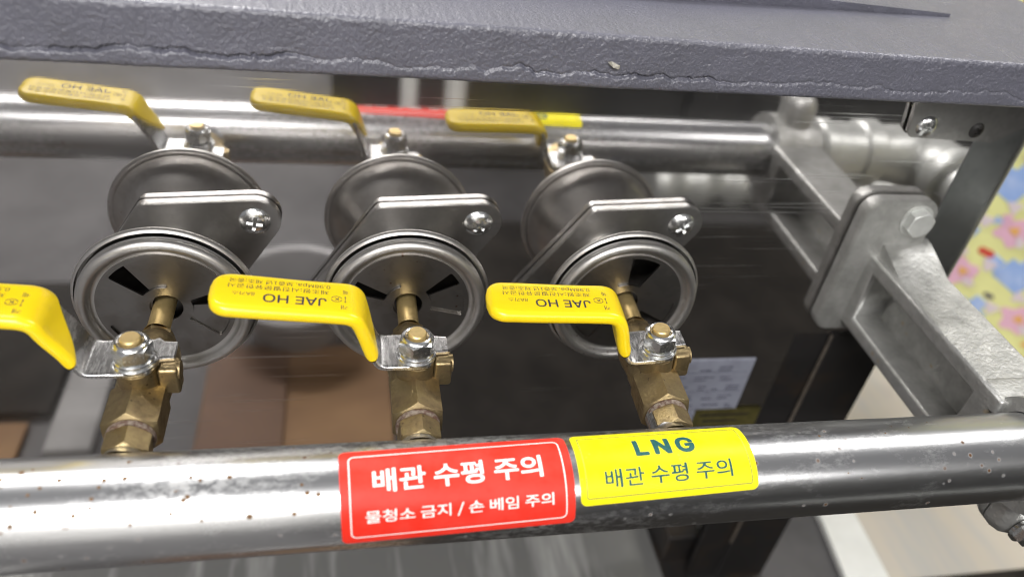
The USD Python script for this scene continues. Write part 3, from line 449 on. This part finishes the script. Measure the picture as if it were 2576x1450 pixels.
# cast top: swept outline with a wavy casting seam along its front lip
nx = 2000
X = np.linspace(-0.46, 0.3225, nx)
def top_z(x): return 0.1252 - 0.0085 * (x + 0.04)
def bot_z(x): return 0.1050 + 0 * x
YF = -0.035
rows, wts = [], []
for y in (0.60, 0.10, 0.02, -0.010, -0.025, -0.0325): rows.append(('u', y))
for k in range(5): rows.append(('cb', k / 4))
for k in range(1, 44): rows.append(('f', k / 44))
for k in range(7): rows.append(('ct', k / 6))
for y in (-0.0300, -0.027, -0.022, -0.015, -0.005, 0.01, 0.03, 0.07, 0.15, 0.30, 0.60): rows.append(('t', y))
V = []
r1, r2 = 0.0018, 0.0020
def prof(x, kind, q):
    zt, zb = top_z(x), bot_z(x)
    if kind == 'u': return np.full_like(x, q), zb
    if kind == 'cb': a = q * np.pi / 2; return np.full_like(x, YF + r1 - r1 * np.sin(a)), zb + r1 - r1 * np.cos(a)
    if kind == 'f': return np.full_like(x, YF + 0.0012 * q), zb + r1 + (zt - zb - r1 - r2) * q
    if kind == 'ct': a = q * np.pi / 2; return np.full_like(x, YF + 0.0012 + r2 - r2 * np.cos(a)), zt - r2 + r2 * np.sin(a)
    return np.full_like(x, q), zt + 0.0 * x
nz = lambda x, f, s: meshkit.fbm(np.column_stack([x * f, 0 * x + 3.3, 0 * x + s]), 4, 5) - 0.5
seam = 0.0046 + 0.0055 * nz(X, 42, 1.0) + 0.0034 * nz(X, 170, 2.0) + 0.0016 * nz(X, 600, 6.0)           # height of the seam above the lower edge
amp = np.interp(X, [-.2, -.03, -.015, .015, .03, .065, .075, .085, .10, .125, .135, .20, .31], [1.15, 1.1, .45, .3, .7, .75, .35, .8, 1.0, .85, .3, .25, .3]) * (1 + 0.9 * nz(X, 60, 4.0)) * 0.72
crack = np.interp(X, [-.2, -.03, -.015, .035, .05, .075, .085, .125, .135, .31], [1, 1, .25, .15, .7, .3, 1, 1, .25, .2]) * np.clip(1 + 2.2 * nz(X, 110, 7.0), 0, 1.4)
for kind, q in rows:
    y, z = prof(X, kind, q)
    h = z - bot_z(X)
    n1 = meshkit.fbm(np.column_stack([X * 560, y * 560, z * 560]), 3, 9) - 0.5
    n2 = meshkit.fbm(np.column_stack([X * 90, y * 90, z * 90]), 3, 2) - 0.5
    if kind in ('f', 'cb', 'ct'):
        lip = 1 / (1 + np.exp((h - seam) / 0.00025))
        groove = np.exp(-((h - seam - 0.0003) / 0.00042) ** 2)
        y = y - amp * 0.0011 * lip * (1 + 1.0 * n1) + crack * 0.0013 * groove + (0.0007 if kind == 'ct' else 0.0002 if kind == 'cb' else 0.00032) * n1 + 0.00035 * n2 + 0.0005 * amp * np.exp(-((h - seam) / 0.0015) ** 2) * n1
    elif kind == 't':
        z = z + 0.00010 * n1 + 0.0003 * n2
        if q < -0.02: z = z + 0.0005 * n1
    V.append(np.column_stack([X, y, z]))
nr = len(rows)
V = np.concatenate(V); F = []
idx = np.arange(nx - 1)
for r in range(nr - 1):
    a = r * nx + idx; b = a + nx
    F.append(np.column_stack([a, a + 1, b])); F.append(np.column_stack([a + 1, b + 1, b]))
for e in (0, nx - 1):                                                    # end caps
    ring = np.arange(nr) * nx + e
    cidx = len(V); V = np.vstack([V, [[X[e], 0.3, 0.115]]])
    F.append(np.column_stack([np.full(nr, cidx), ring, np.roll(ring, -1)]))
a = idx; b = (nr - 1) * nx + idx
F.append(np.column_stack([a, b, a + 1])); F.append(np.column_stack([a + 1, b, b + 1]))
topm = trimesh.Trimesh(V, np.concatenate(F), process=False); topm.fix_normals()
obj('range_top', topm, M['paint'], range_, smooth=50)
# raised platform on the top, wedge corner at the right
zt = 0.1229
wedge = m3.Manifold.hull_points(np.array([(0.2560, 0.0195, zt - .004), (0.2560, 0.0195, zt + .0012), (-0.30, -0.004, zt), (-0.30, 0.0, zt + .010), (-.30, .3, zt + .010), (0.12, 0.0115, zt + .0075), (0.20, 0.0195, zt + .0045), (0.22, 0.034, zt + .0045),
                                (-0.30, 0.3, zt - .004), (-0.30, -0.004, zt - .004), (0.232, 0.045, zt + .002), (0.20, 0.30, zt + .004), (0.20, 0.30, zt - .004), (0.232, 0.045, zt - .004)]))
obj('raised_platform', as_tri(wedge), M['paint'], range_, smooth=20)
fl = 1.05 * np.array([(0, 0, 0), (0.0044, -0.0004, -0.0022), (0.0040, -0.0016, -0.0004), (0.0008, -0.0016, 0.0010), (0.0020, -0.0012, -0.0014), (0.003, 0.001, -0.001)])
obj('paint_flake', moved(as_tri(m3.Manifold.hull_points(fl)), (0.0838, YF - 0.0002, 0.1150)), M['paint_chip'], range_, smooth=False)
# front panel with a notch for the leg
panel_poly = Polygon([(-0.50, -0.215), (0.2345, -0.215), (0.2345, -0.046), (0.2822, -0.046), (0.2822, 0.1045), (-0.50, 0.1045)])
obj('front_panel', prism_y(panel_poly, 0.0, 0.0012), M['panel'], range_, smooth=False)

post = union_all([sbox(0.2836, 0.0003, 0.3080, 0.54), Point(0.3080, 0.0105).buffer(0.0102, quad_segs=16), sbox(0.3050, 0.0105, 0.3182, 0.54)]).buffer(0.0002).buffer(-0.0002)
pm = trimesh.creation.extrude_polygon(post, 0.15, engine='earcut')
obj('corner_post', moved(pm, (0, 0, -0.0455)), M['post'], range_, smooth=40)
cb = Polygon([(.238, .1045), (.2425, .0775), (.2455, .0750), (.2900, .0738), (.3172, .0915), (.3172, .1045)])
obj('corner_bracket', bevel_prism_y(cb, -0.0034, -0.0008, 0.0005), M['flange'], range_)
def pan_screw(r=0.0056, h=0.0036):
    dome = m3.Manifold.sphere(r * 1.25, 48).scale((1, 1, 0.62)).trim_by_plane((0, 0, 1), r * 0.30)
    dome = dome.translate((0, 0, -r * 0.30))
    a = m3.Manifold.cube((r * 1.15, r * .26, r), True).translate((0, 0, r * .72)); b = m3.Manifold.cube((r * .26, r * 1.15, r), True).translate((0, 0, r * .72))
    m = as_tri((dome - a) - b); v = m.vertices
    m.vertices = np.column_stack([v[:, 0], -v[:, 2], v[:, 1]])
    return m
def turned(m, deg):
    m = as_tri(m).copy(); m.apply_transform(trimesh.transformations.rotation_matrix(math.radians(deg), [0, 1, 0])); return m
obj('bracket_screw', moved(turned(pan_screw(0.0045), 20), (.2508, -0.0034, .0807)), M['chrome'], range_, label='bright cross-head screw')
obj('bracket_screw', moved(turned(pan_screw(0.0033), 50), (.2775, -0.0034, .0798)), M['black_iron'], range_, label='small dark screw')
# leg with a bottom rail and foot
leg = m3.Manifold.hull_points(np.concatenate([[(x, y, z) for x in (.2580, .2940) for z in (-0.2845, -0.046) for y in (-.002, .036)], [(x, y, z) for x in (.2565, .2955) for z in (-0.2845, -0.046) for y in (-.0005, .0345)]]))
obj('leg', as_tri(leg), M['black_iron'], range_, smooth=20)
obj('leg_flange', slab(.2348, .2568, .0006, .004, -0.2840, -.0465), M['black_iron'], range_, smooth=False)
obj('leg_edge', slab(.2556, .2569, -.0022, -.0008, -.24, -.047), M['bare_edge'], range_, smooth=False)
obj('bottom_rail', rbox((0.026, 0.50, 0.030), 0.002, (0.2330, 0.265, -0.270)), M['black_iron'], range_)
obj('foot', rbox((0.078, 0.060, 0.007), 0.002, (0.2545, 0.018, -0.2862)), M['black_iron'], range_)
obj('drip_tray', slab(-0.60, 0.2175, -0.03, 0.55, -0.2835, -0.282), M['tray'], range_, smooth=False)

# rating labels stuck on the panel
rl = thing('rating_label', 'pale grey printed rating label low on the front panel, right of the last valve', 'label')
obj('film', prism_y(sbox(.168, -.145, .2168, -.0635), -0.0005, -0.0001), M['label_white'], rl, smooth=False)
bars = []
for k in range(9):
    z = -0.0700 - k * 0.0075
    x = .171
    while x < .210:
        w = rng.uniform(.005, .014); w = min(w, .2135 - x)
        for q in range(2):
            if rng.random() < .8: bars.append(sbox(x, z - q * .0023, x + w * rng.uniform(.55, 1), z - q * .0023 + .0009))
        x += w + .0035
for k in range(5): bars.append(sbox(.170, -0.0735 - k * .015, .2145, -0.0733 - k * .015))
obj('printed_rows', prism_y(union_all(bars), -0.0007, -0.00055), M['label_ink'], rl, smooth=False)
gl = thing('gold_label', 'small olive gold label overlapping the lower corner of the rating label', 'label')
obj('film', prism_y(sbox(.1915, -.150, .2330, -.1030), -0.0012, -0.0008), M['label_gold'], gl, smooth=False)
obj('printed_rows', prism_y(union_all([sbox(.195 + .003 * (k % 2), -.1085 - .005 * k, .226 - .006 * (k % 3), -.1070 - .005 * k) for k in range(7)]), -0.0014, -0.00125), M['black_iron'], gl, smooth=False)

# ------------------------------------------------------------------ three air mixers on the panel
DISC_Z = 0.0057
def arc_pts(cx, cy, r, a0, a1, n=10):
    a = np.radians(np.linspace(a0, a1, n)); return [(cx + r * math.cos(t), cy + r * math.sin(t)) for t in a]
def sector(r0, r1, a0, a1, rnd=0.0008):
    a = np.radians(np.linspace(a0, a1, 24))
    g = Polygon(np.concatenate([np.column_stack([r1 * np.cos(a), r1 * np.sin(a)]), np.column_stack([r0 * np.cos(a), r0 * np.sin(a)])[::-1]]))
    return g.buffer(-rnd).buffer(rnd, quad_segs=6)
def mixer(x, label, windows, slits, screw_turn):
    t = thing('air_mixer', label, 'air mixer', (x, 0, DISC_Z), 'air mixers on the front panel')
    t_geo = []
    lobes = [Point(.0322, .0208).buffer(.0105, quad_segs=16), Point(-.0322, -.0208).buffer(.0105, quad_segs=16), Point(-.0095, .0245).buffer(.0042, quad_segs=10), Point(.0095, -.0245).buffer(.0042, quad_segs=10)]
    obj('flange', bevel_prism_y(union_all(lobes).convex_hull, -0.0042, -0.0002, 0.0008), M['flange'], t)
    bell = [(.0152, -.0030), (.0156, -.0055), (.0172, -.0085), (.0200, -.0122), (.0232, -.0168), (.0256, -.0208), (.0272, -.0240), (.0288, -.0265), (.0308, -.0283), (.0322, -.0288)]
    bell += arc_pts(.0331, -.0306, .0019, 115, -70, 14)
    lining = [(.0322, -.0322), (.0312, -.0305), (.0296, -.0283), (.0278, -.0255), (.0246, -.0205), (.0200, -.0135), (.0150, -.0080), (.0142, -.0040)]
    lb = obj('bell', lathe(bell), M['mixer'], t, smooth=35)
    obj('lining', lathe(lining), M['soot'], lb, smooth=35)
    ring = [(.0316, -.0322), (.0326, -.0330)] + arc_pts(.0303, -.0350, .0024, 35, -165, 18)[0:] + [(.0276, -.0349), (.0271, -.0345), (.0262, -.0343), (.0255, -.0345)]
    plate = Point(0, 0).buffer(.0258, quad_segs=32).difference(Point(0, .0002).buffer(.0062, quad_segs=16))
    for a0, a1 in windows: plate = plate.difference(sector(.0098, .0240, a0, a1))
    sp = obj('shutter_plate', prism_y(plate, -0.0350, -0.0341), M['shutter'], t, smooth=False)
    obj('rolled_rim', lathe(ring), M['mixer'], sp, smooth=35)
    # the second plate, turned behind the first: only narrow slits stay open
    back = Point(0, 0).buffer(.0262, quad_segs=32).difference(Point(0.0012, .0).buffer(.0066, quad_segs=16))
    for a0, a1 in slits: back = back.difference(sector(.0085, .0246, a0, a1, .0003))
    obj('turning_plate', prism_y(back, -0.0339, -0.0331), M['shutter'], t, smooth=False)
    obj('throat', lathe([(.0, -.0012), (.0145, -.0012), (.0144, -.0030), (.0142, -.0042)]), M['black_iron'], t)
    obj('screw', moved(turned(pan_screw(), screw_turn), (.0322, -.0042, .0208)), M['chrome'], t)
    obj('screw', moved(turned(pan_screw(), screw_turn + 30), (-.0322, -.0042, -.0208)), M['chrome'], t)
    return t
# in the (x, z) plane seen from the front: angle 0 = right, 90 = up
mixer(-0.0757, 'leftmost air mixer, its open slot slanting up to the left', [(82, 142), (202, 262), (322, 382)], [(123, 160), (243, 280), (3, 40)], 10)
mixer(0.0184, 'middle air mixer, with one open slot to the upper right and one left', [(-14, 44), (106, 164), (226, 284)], [(26, 70), (-180, -166), (150, 190), (270, 310)], 35)
mixer(0.1141, 'rightmost air mixer, its wide open slot pointing straight up', [(60, 118), (180, 238), (300, 358)], [(40, 92), (160, 205), (280, 330)], 55)

# ------------------------------------------------------------------ gas pipe and what is stuck on it
PY, PR = -0.12573, 0.017
pipe = thing('gas_pipe', 'plated gas pipe with rust specks running across the front of the range', 'pipe', (0, PY, 0))
tp = [(PR, -0.55)]
seg = 128; xs = np.linspace(-0.55, 0.287, 60)
a = np.linspace(0, 2 * np.pi, seg, endpoint=False)
pv = np.concatenate([np.column_stack([np.full(seg, x), PR * np.cos(a), PR * np.sin(a)]) for x in xs] + [np.array([[xs[0], 0, 0], [xs[-1], 0, 0]])])
pf = []
for i in range(len(xs) - 1):
    for k in range(seg):
        q, w = i * seg + k, i * seg + (k + 1) % seg
        pf += [(q, w, q + seg), (w, w + seg, q + seg)]
for k in range(seg):
    pf += [(len(xs) * seg, (k + 1) % seg, k), (len(xs) * seg + 1, (len(xs) - 1) * seg + k, (len(xs) - 1) * seg + (k + 1) % seg)]
pmesh = trimesh.Trimesh(pv, pf, process=False); pmesh.fix_normals()
obj('tube', pmesh, M['pipe'], pipe, smooth=60)
for x in (-0.0773, 0.0180, 0.1115):
    obj('tap_boss', lathe([(.0, .0285), (.0052, .0285), (.0062, .0280), (.0064, .0200), (.0074, .0172), (.0088, .0150)], 40).apply_translation([x, 0, 0.001]), M['pipe'], pipe, smooth=40)

def wrap(poly, lift, xc, th_c, turn):
    """A flat area in metres laid round the pipe: u along it, v up round it, turned a little in its own plane."""
    poly = affinity.rotate(poly, turn, origin=(0, 0))
    x0, y0, x1, y1 = poly.bounds
    P, F, k = [], [], 0
    n = max(1, int(math.ceil((y1 - y0) / 0.0011)))
    e = np.linspace(y0, y1, n + 1)
    for i in range(n):
        g = poly.intersection(sbox(x0 - 1, e[i], x1 + 1, e[i + 1]))
        parts = [q for q in getattr(g, 'geoms', [g]) if q.geom_type == 'Polygon' and q.area > 1e-11]
        for q in parts:
            v, f = trimesh.creation.triangulate_polygon(q, engine='earcut')
            P.append(v); F.append(f + k); k += len(v)
    P = np.concatenate(P); F = np.concatenate(F)
    th = math.radians(th_c) + P[:, 1] / PR; r = PR + lift
    v = np.column_stack([xc + P[:, 0], PY - r * np.cos(th), r * np.sin(th)])
    n = np.column_stack([0 * th, -np.cos(th), np.sin(th)])
    c = n[F].mean(1); fn = np.cross(v[F[:, 1]] - v[F[:, 0]], v[F[:, 2]] - v[F[:, 0]])
    fl = (fn * c).sum(1) < 0; F[fl] = F[fl][:, ::-1]
    return v, F, n

def wrapped(name, poly, lift, where, material, parent):
    v, f, n = wrap(poly, lift, *where)
    if parent is pipe: v = v - np.array([0, PY, 0])
    m = UsdGeom.Mesh.Define(stage, path_for(name, parent))
    m.CreatePointsAttr(Vt.Vec3fArray.FromNumpy(v.astype(np.float32))); m.CreateFaceVertexCountsAttr(Vt.IntArray.FromNumpy(np.full(len(f), 3, np.int32)))
    m.CreateFaceVertexIndicesAttr(Vt.IntArray.FromNumpy(f.astype(np.int32).ravel())); m.CreateSubdivisionSchemeAttr('none')
    m.CreateNormalsAttr(Vt.Vec3fArray.FromNumpy(n.astype(np.float32))); m.SetNormalsInterpolation('vertex')
    UsdShade.MaterialBindingAPI.Apply(m.GetPrim()).Bind(material)
    return m.GetPrim()

def at_(g, x, y): return affinity.translate(g, x / 1000, y / 1000)
RW = (0.0285, 54.0, 2.3)
red = thing('red_sticker', 'red warning sticker with white lettering wrapped round the gas pipe', 'sticker')
wrapped('film', rounded_rect(.0745, .0322, .0022), 0.00012, RW, M['red'], red)
wrapped('border_line', outline(.0690, .0272, .0020, .00042), 0.00022, RW, M['white_print'], red)
wrapped('lettering', at_(letters('caution_big', .0545, .0074), -27.2, 0.9), 0.00022, RW, M['white_print'], red)
wrapped('lettering', at_(letters('caution_small', .0600, .0044), -29.9, -8.7), 0.00022, RW, M['white_print'], red)
YW = (0.0991, 73.0, 2.0)
lem = thing('yellow_sticker', 'yellow LNG sticker with dark green lettering wrapped round the gas pipe', 'sticker')
wrapped('film', rounded_rect(.0632, .0262, .0022), 0.00012, YW, M['lemon'], lem)
wrapped('border_line', outline(.0590, .0218, .0008, .00022), 0.00022, YW, M['green_print'], lem)
wrapped('lettering', at_(letters('LNG', .0220, .0066), -10.6, 1.6), 0.00022, YW, M['green_print'], lem)
wrapped('lettering', at_(letters('level', .0455, .0060), -22.9, -7.9), 0.00022, YW, M['green_print'], lem)

g9 = np.random.default_rng(21); specks = []
for k in range(70):
    u, v = (g9.uniform(-.045, .075), g9.uniform(-.012, .009)) if k < 52 else (g9.uniform(.06, .36), g9.uniform(-.015, .010))
    specks.append(Point(u, v).buffer(g9.uniform(.0003, .00085) * (1 if k < 52 else .55), quad_segs=3))
    if g9.random() < .35: specks.append(Point(u + g9.uniform(.0003, .0009), v + g9.uniform(-.0003, .0003)).buffer(g9.uniform(.00012, .0003), quad_segs=3))
rk = wrapped('rust_specks', union_all(specks), 0.00007, (-0.09, 76.0, 0.0), M['rust'], pipe)
tag(rk, kind='stuff')

# ------------------------------------------------------------------ three gas valves
VY = -0.0778
def z_axis(m):
    m = as_tri(m).copy(); v = m.vertices
    m.vertices = np.column_stack([v[:, 0], v[:, 2], -v[:, 1]]); return m
ang = math.radians(0.5)
ES, EW = np.array([-math.cos(ang), math.sin(ang), 0]), np.array([-math.sin(ang), -math.cos(ang), 0])
def handle_frame(m, z0=0.0148):
    m = as_tri(m).copy(); v = m.vertices
    m.vertices = np.outer(v[:, 0], ES) + np.outer(v[:, 1], EW) + np.outer(v[:, 2] + z0, [0, 0, 1.0])
    m.fix_normals()
    return m
def valve(label, loc, roll, rz=0.0, longer=0.0, lug=0.0):
    t = thing('gas_valve', label, 'gas valve', loc, 'gas valves along the pipe', roty=roll, rotz=rz)
    W = lambda y: y - VY
    body = [(0, W(-.0800)), (.0086, W(-.0800)), (.0092, W(-.0785)), (.0094, W(-.0750)), (.0090, W(-.0725)), (.0094, W(-.0700)), (.0100, W(-.0655)), (.0101, W(-.0610)), (.0097, W(-.0570)), (.0086, W(-.0535)), (.0074, W(-.0510)), (.0066, W(-.0495)), (0, W(-.0490))][::-1]
    boss = trimesh.creation.cylinder(radius=.0068, segment=[(0, 0, 0), (0, 0, .0138)], sections=40)
    obj('body', join(lathe(body, 64), boss), M['brass'], t, smooth=40)
    obj('hexagon_end', hex_y(.0103, W(-.0975), W(-.0792), 92, .0012), M['brass'], t, smooth=25)
    obj('adapter_nut', hex_y(.0081, W(-.1075), W(-.0990), 84), M['brass'], t, smooth=25)
    obj('thread', lathe([(0, W(-.0965)), (.0076, W(-.0965)), (.0080, W(-.0972)), (.0080, W(-.0992)), (0, W(-.0992))][::-1], 40), M['sealant'], t)
    obj('nozzle_nut', hex_y(.0070, W(-.0535), W(-.0475), 100), M['brass'], t, smooth=25)
    obj('nozzle', lathe([(0, W(-.0240)), (.0040, W(-.0240)), (.0042, W(-.0250)), (.0042, W(-.0470)), (.0050, W(-.0478))], 40).apply_translation([0, 0, .0022]), M['brass_clean'], t, smooth=40)
    stop = join(rbox((.0068, .0075, .0115), .0012, (.0102, .0010, .0078)), trimesh.creation.cylinder(radius=.0034, segment=[(.0085, .0010, .0104), (.0140, .0010, .0104)], sections=24))
    obj('stop_lug', stop, M['brass'], t)
    # lever: a bent plate under a dipped plastic grip
    a_, b_ = longer * .45, longer
    ctrl = [(-.0120, 0), (-.006, 0), (0, 0), (.0080 + a_, 0), (.0112 + a_, -.0002), (.0143 + a_, .0008), (.0168 + a_, .0085), (.0192 + b_, .0165), (.0212 + b_, .0217), (.0242 + b_, .0234), (.0282 + b_, .0239), (.045 + b_, .0257), (.0692 + b_ * .8, .0284)]
    path = spline(ctrl, 130)
    s = np.r_[0, np.cumsum(np.linalg.norm(np.diff(path, axis=0), axis=1))]
    hw = np.interp(path[:, 0], [-.012, -.0075, -.0055, .003, .06], [.0042, .0046, .0085, .0090, .0078])
    cw = np.interp(path[:, 0], [-.012, -.0075, -.0045, .0], [-.0060, -.0060, -.0032, -.0026])
    keep = path[:, 0] < .062
    lever = strip(path[keep], hw[keep], np.full(keep.sum(), .0018), cw[keep], edge=.0004, seg=2)
    obj('lever', handle_frame(lever), M['lever'], t, smooth=40)
    i0 = int(np.argmax((path[:, 0] > .0120) & (path[:, 1] > .0040)))
    gp, gs = path[i0:], s[i0:]
    d_end, d_beg = gs[-1] - gs, gs - gs[0]
    R_ = .0068
    endw = np.where(d_end < R_, R_ - np.sqrt(np.maximum(R_ ** 2 - (R_ - d_end) ** 2, 0)), 0)
    ghw = np.interp(d_beg, [0, .012, .03, .05], [.0097, .0097, .0097, .0100]) - endw
    gth = np.full(len(gp), .0050); gth = np.where(d_end < .0025, .0050 - .0028 * (1 - d_end / .0025) ** 2, gth); gth = np.where(d_beg < .0012, .0034 + .0016 * d_beg / .0012, gth)
    gcw = np.interp(d_beg, [0, .01, .02], [-.0024, -.0022, -.0020])
    grip_m = strip(gp, ghw, gth, gcw, seg=7, skew=.0185)
    grip = obj('grip', handle_frame(grip_m), M['yellow'], t, smooth=True)
    def printed(g, s0, w0):
        g = affinity.translate(g, s0 + longer, w0)
        v, f = flat(g)
        zz = np.interp(v[:, 0], gp[:, 0][gp[:, 0] > .02], (gp[:, 1] + .0025)[gp[:, 0] > .02]) + .00009
        m = oriented(np.column_stack([v, zz]), f, np.array([0, 0, 1.0]))
        mm = m.copy(); vv = m.vertices
        mm.vertices = np.outer(vv[:, 0], ES) + np.outer(vv[:, 1], EW) + np.outer(vv[:, 2] + .0148, [0, 0, 1.0])
        return mm
    rows_ = [printed(letters('brand', .0205, .0042), .0314, -.0010), printed(letters('size', .0072, .0021), .0546, -.0014),
             printed(letters('maker', .0330, .0023), .0308, -.0054), printed(letters('press', .0330, .0025), .0303, -.0086),
             printed(letters('shut', .0022, .0023), .0238, -.0064), printed(letters('open', .0024, .0023), .0242, .0018)]
    ringk = affinity.scale(Point(0, 0).buffer(.0016, quad_segs=12).difference(Point(0, 0).buffer(.00133, quad_segs=12)), 1.2, 1.0)
    ringk = ringk.difference(sbox(-.003, -.0003, -.0010, .0003)).difference(sbox(.0010, -.0003, .003, .0003))
    arrow = union_all([sbox(-.0001, -.0013, .0001, .0013), Polygon([(-.0004, .0010), (.0004, .0010), (0, .0018)]), Polygon([(-.0004, -.0010), (.0004, -.0010), (0, -.0018)])])
    rows_ += [printed(ringk, .0281, -.0012), printed(letters('K', .0013, .0015), .02745, -.00195), printed(arrow, .0252, -.0012)]
    obj('lettering', join(*rows_), M['ink'], grip, smooth=False)
    wash = z_axis(lathe([(0, .0), (.0070, .0), (.0073, -.0004), (.0073, -.0010), (.0069, -.0013), (0, -.0013)], 48))
    obj('washer', moved(wash, (0, 0, .0157)), M['chrome'], t)
    spr = z_axis(lathe([(0, .0), (.0064, .0), (.0066, -.0004), (.0066, -.0012), (.0062, -.0015), (0, -.0015)], 40))
    obj('spring_washer', moved(spr, (0, 0, .0170)), M['chrome'], t)
    nut = z_axis(hex_y(.0066, -.0062, 0, 75, .0011))
    hole = trimesh.creation.cylinder(radius=.0041, segment=[(0, 0, .0060), (0, 0, .02)], sections=40)
    nm = m3.Manifold(m3.Mesh(np.asarray(nut.vertices, np.float32), np.asarray(nut.faces, np.uint32)))
    obj('nut', moved(nut, (0, 0, .0185)), M['chrome'], t, smooth=25)
    collar = z_axis(lathe([(.0036, -.0060), (.0037, -.0068), (.0044, -.0072), (.0053, -.0069), (.0058, -.0061)], 40))
    obj('nut_collar', moved(collar, (0, 0, .0185)), M['chrome'], t, smooth=40)
    stem = z_axis(lathe([(0, -.0020), (.0034, -.0020), (.0034, -.0036), (.0030, -.0041), (.0, -.0041)][::1], 40))
    obj('stem', moved(stem, (0, 0, .0228)), M['brass_clean'], t, smooth=30)
    return t
valve('leftmost gas valve, its yellow grip cut off by the left edge of the photo', (-0.0773, VY, .0015), 0, 0, .0045)
valve('middle gas valve, its yellow grip lying across the middle air mixer', (0.0184, VY, .0015), 0)
valve('rightmost gas valve, leaning left, beside the yellow sticker', (0.1143, VY, .0015), -5.5, -2.0, -.0022)

# ------------------------------------------------------------------ cast bracket that carries the pipe
br = thing('pipe_bracket', 'cast aluminium bracket holding the right end of the gas pipe to the panel', 'bracket')
def man(m):
    m = as_tri(m); m.merge_vertices()
    return m3.Manifold(m3.Mesh(np.asarray(m.vertices, np.float32), np.asarray(m.faces, np.uint32)))
plate = bevel_prism_y(rounded_rect(.0400, .0800, .0085), -0.0082, -0.0004, 0.0016)
plate.apply_translation([.2565, 0, .0040])
solids = [man(plate),
          man(rbox((.0315, .1060, .0080), .0016, (.2665, -.0560, .0085))),
          man(rbox((.0315, .1000, .0075), .0016, (.2665, -.0550, -.0262))),
          man(rbox((.0090, .1000, .0400), .0012, (.2715, -.0540, -.0080))),
          man(rbox((.0330, .0120, .0400), .0030, (.2670, -.1000, -.0070))),
          man(rbox((.0345, .0130, .0380), .0030, (.2675, -.0090, -.0085))),
          m3.Manifold.hull_points(np.array([(x, y, z) for x in (.2545, .2815) for (y, z) in ((-.004, .0200), (-.0092, .0190), (-.016, .0125), (-.030, .0115), (-.004, .010))])),
          man(trimesh.creation.cylinder(radius=.0232, segment=[(.2540, PY, 0), (.2840, PY, 0)], sections=96)),
          man(rbox((.0200, .0220, .0300), .0085, (.2690, PY + .0010, .0260))),
          man(rbox((.0200, .0220, .0320), .0085, (.2690, PY + .0010, -.0290)))]
bm = m3.Manifold.batch_boolean(solids, m3.OpType.Add) - man(trimesh.creation.cylinder(radius=PR + .0003, segment=[(.20, PY, 0), (.40, PY, 0)], sections=96))
bm = bm - m3.Manifold.cube((.06, .0008, .03), True).translate((.269, PY + .0010, .032)) - m3.Manifold.cube((.06, .0008, .03), True).translate((.269, PY + .0010, -.0335))
obj('casting', bm, M['cast'], br, smooth=32)
def hex_bolt(c, circ=.0072, h=.0050, washer=True):
    m = hex_y(circ, -h, 0, 20, .0007)
    if washer: m = join(m, lathe([(0, .001), (circ * 1.18, .001), (circ * 1.18, -.0006), (0, -.0006)], 40))
    return moved(m, c)
obj('plate_bolt', hex_bolt((.2655, -.0083, .0335)), M['galv'], br, smooth=25)
obj('clamp_bolt', hex_bolt((.2690, PY - .0110, .0310), .0056, .0045), M['chrome'], br, smooth=25)
obj('clamp_bolt', hex_bolt((.2690, PY - .0110, -.0355), .0056, .0045), M['chrome'], br, smooth=25)

# fittings on the end of the pipe, just right of the bracket
ft = thing('pipe_fitting', 'grey galvanised union and elbow on the end of the gas pipe', 'pipe fitting', (0, PY, 0))
def x_lathe(pr, seg=64):
    m = lathe(pr, seg); v = m.vertices
    m.vertices = np.column_stack([-v[:, 1], v[:, 0], v[:, 2]]); m.fix_normals(); return m
obj('union', x_lathe([(0, -.288), (.0195, -.288), (.0215, -.290), (.0215, -.297), (.0200, -.2985), (.0195, -.318), (.0215, -.320), (.0220, -.331), (.0205, -.333), (0, -.333)]), M['galv'], ft, smooth=40)
elb = tube_path([(.333 + 0.0, 0, 0), (.345, 0, 0), (.355, .001, 0), (.363, .005, 0), (.369, .012, 0), (.371, .022, 0), (.371, .032, 0)], [.0185, .0190, .0198, .0200, .0198, .0195, .0190], 40)
obj('elbow', elb, M['galv'], ft, smooth=50)
obj('elbow_collar', moved(lathe([(0, .030), (.0215, .030), (.0225, .033), (.0225, .039), (.0215, .042), (0, .042)][::-1], 48), (.371, 0, 0)), M['galv'], ft, smooth=40)
obj('nipple', cyl((.371, .040, 0), (.371, .058, 0), .0165, 40), M['galv'], ft)
hs = spline([(.371, .055, 0), (.371, .072, -.004), (.385, .086, -.014), (.43, .09, -.03), (.55, .07, -.10), (.66, .05, -.20), (.75, .0, FLOOR + .014), (.95, -.10, FLOOR + .014)], 160)
obj('hose', tube_path(hs, .0135 + .0008 * np.sin(np.arange(160) * 1.6), 24), M['galv'], ft)
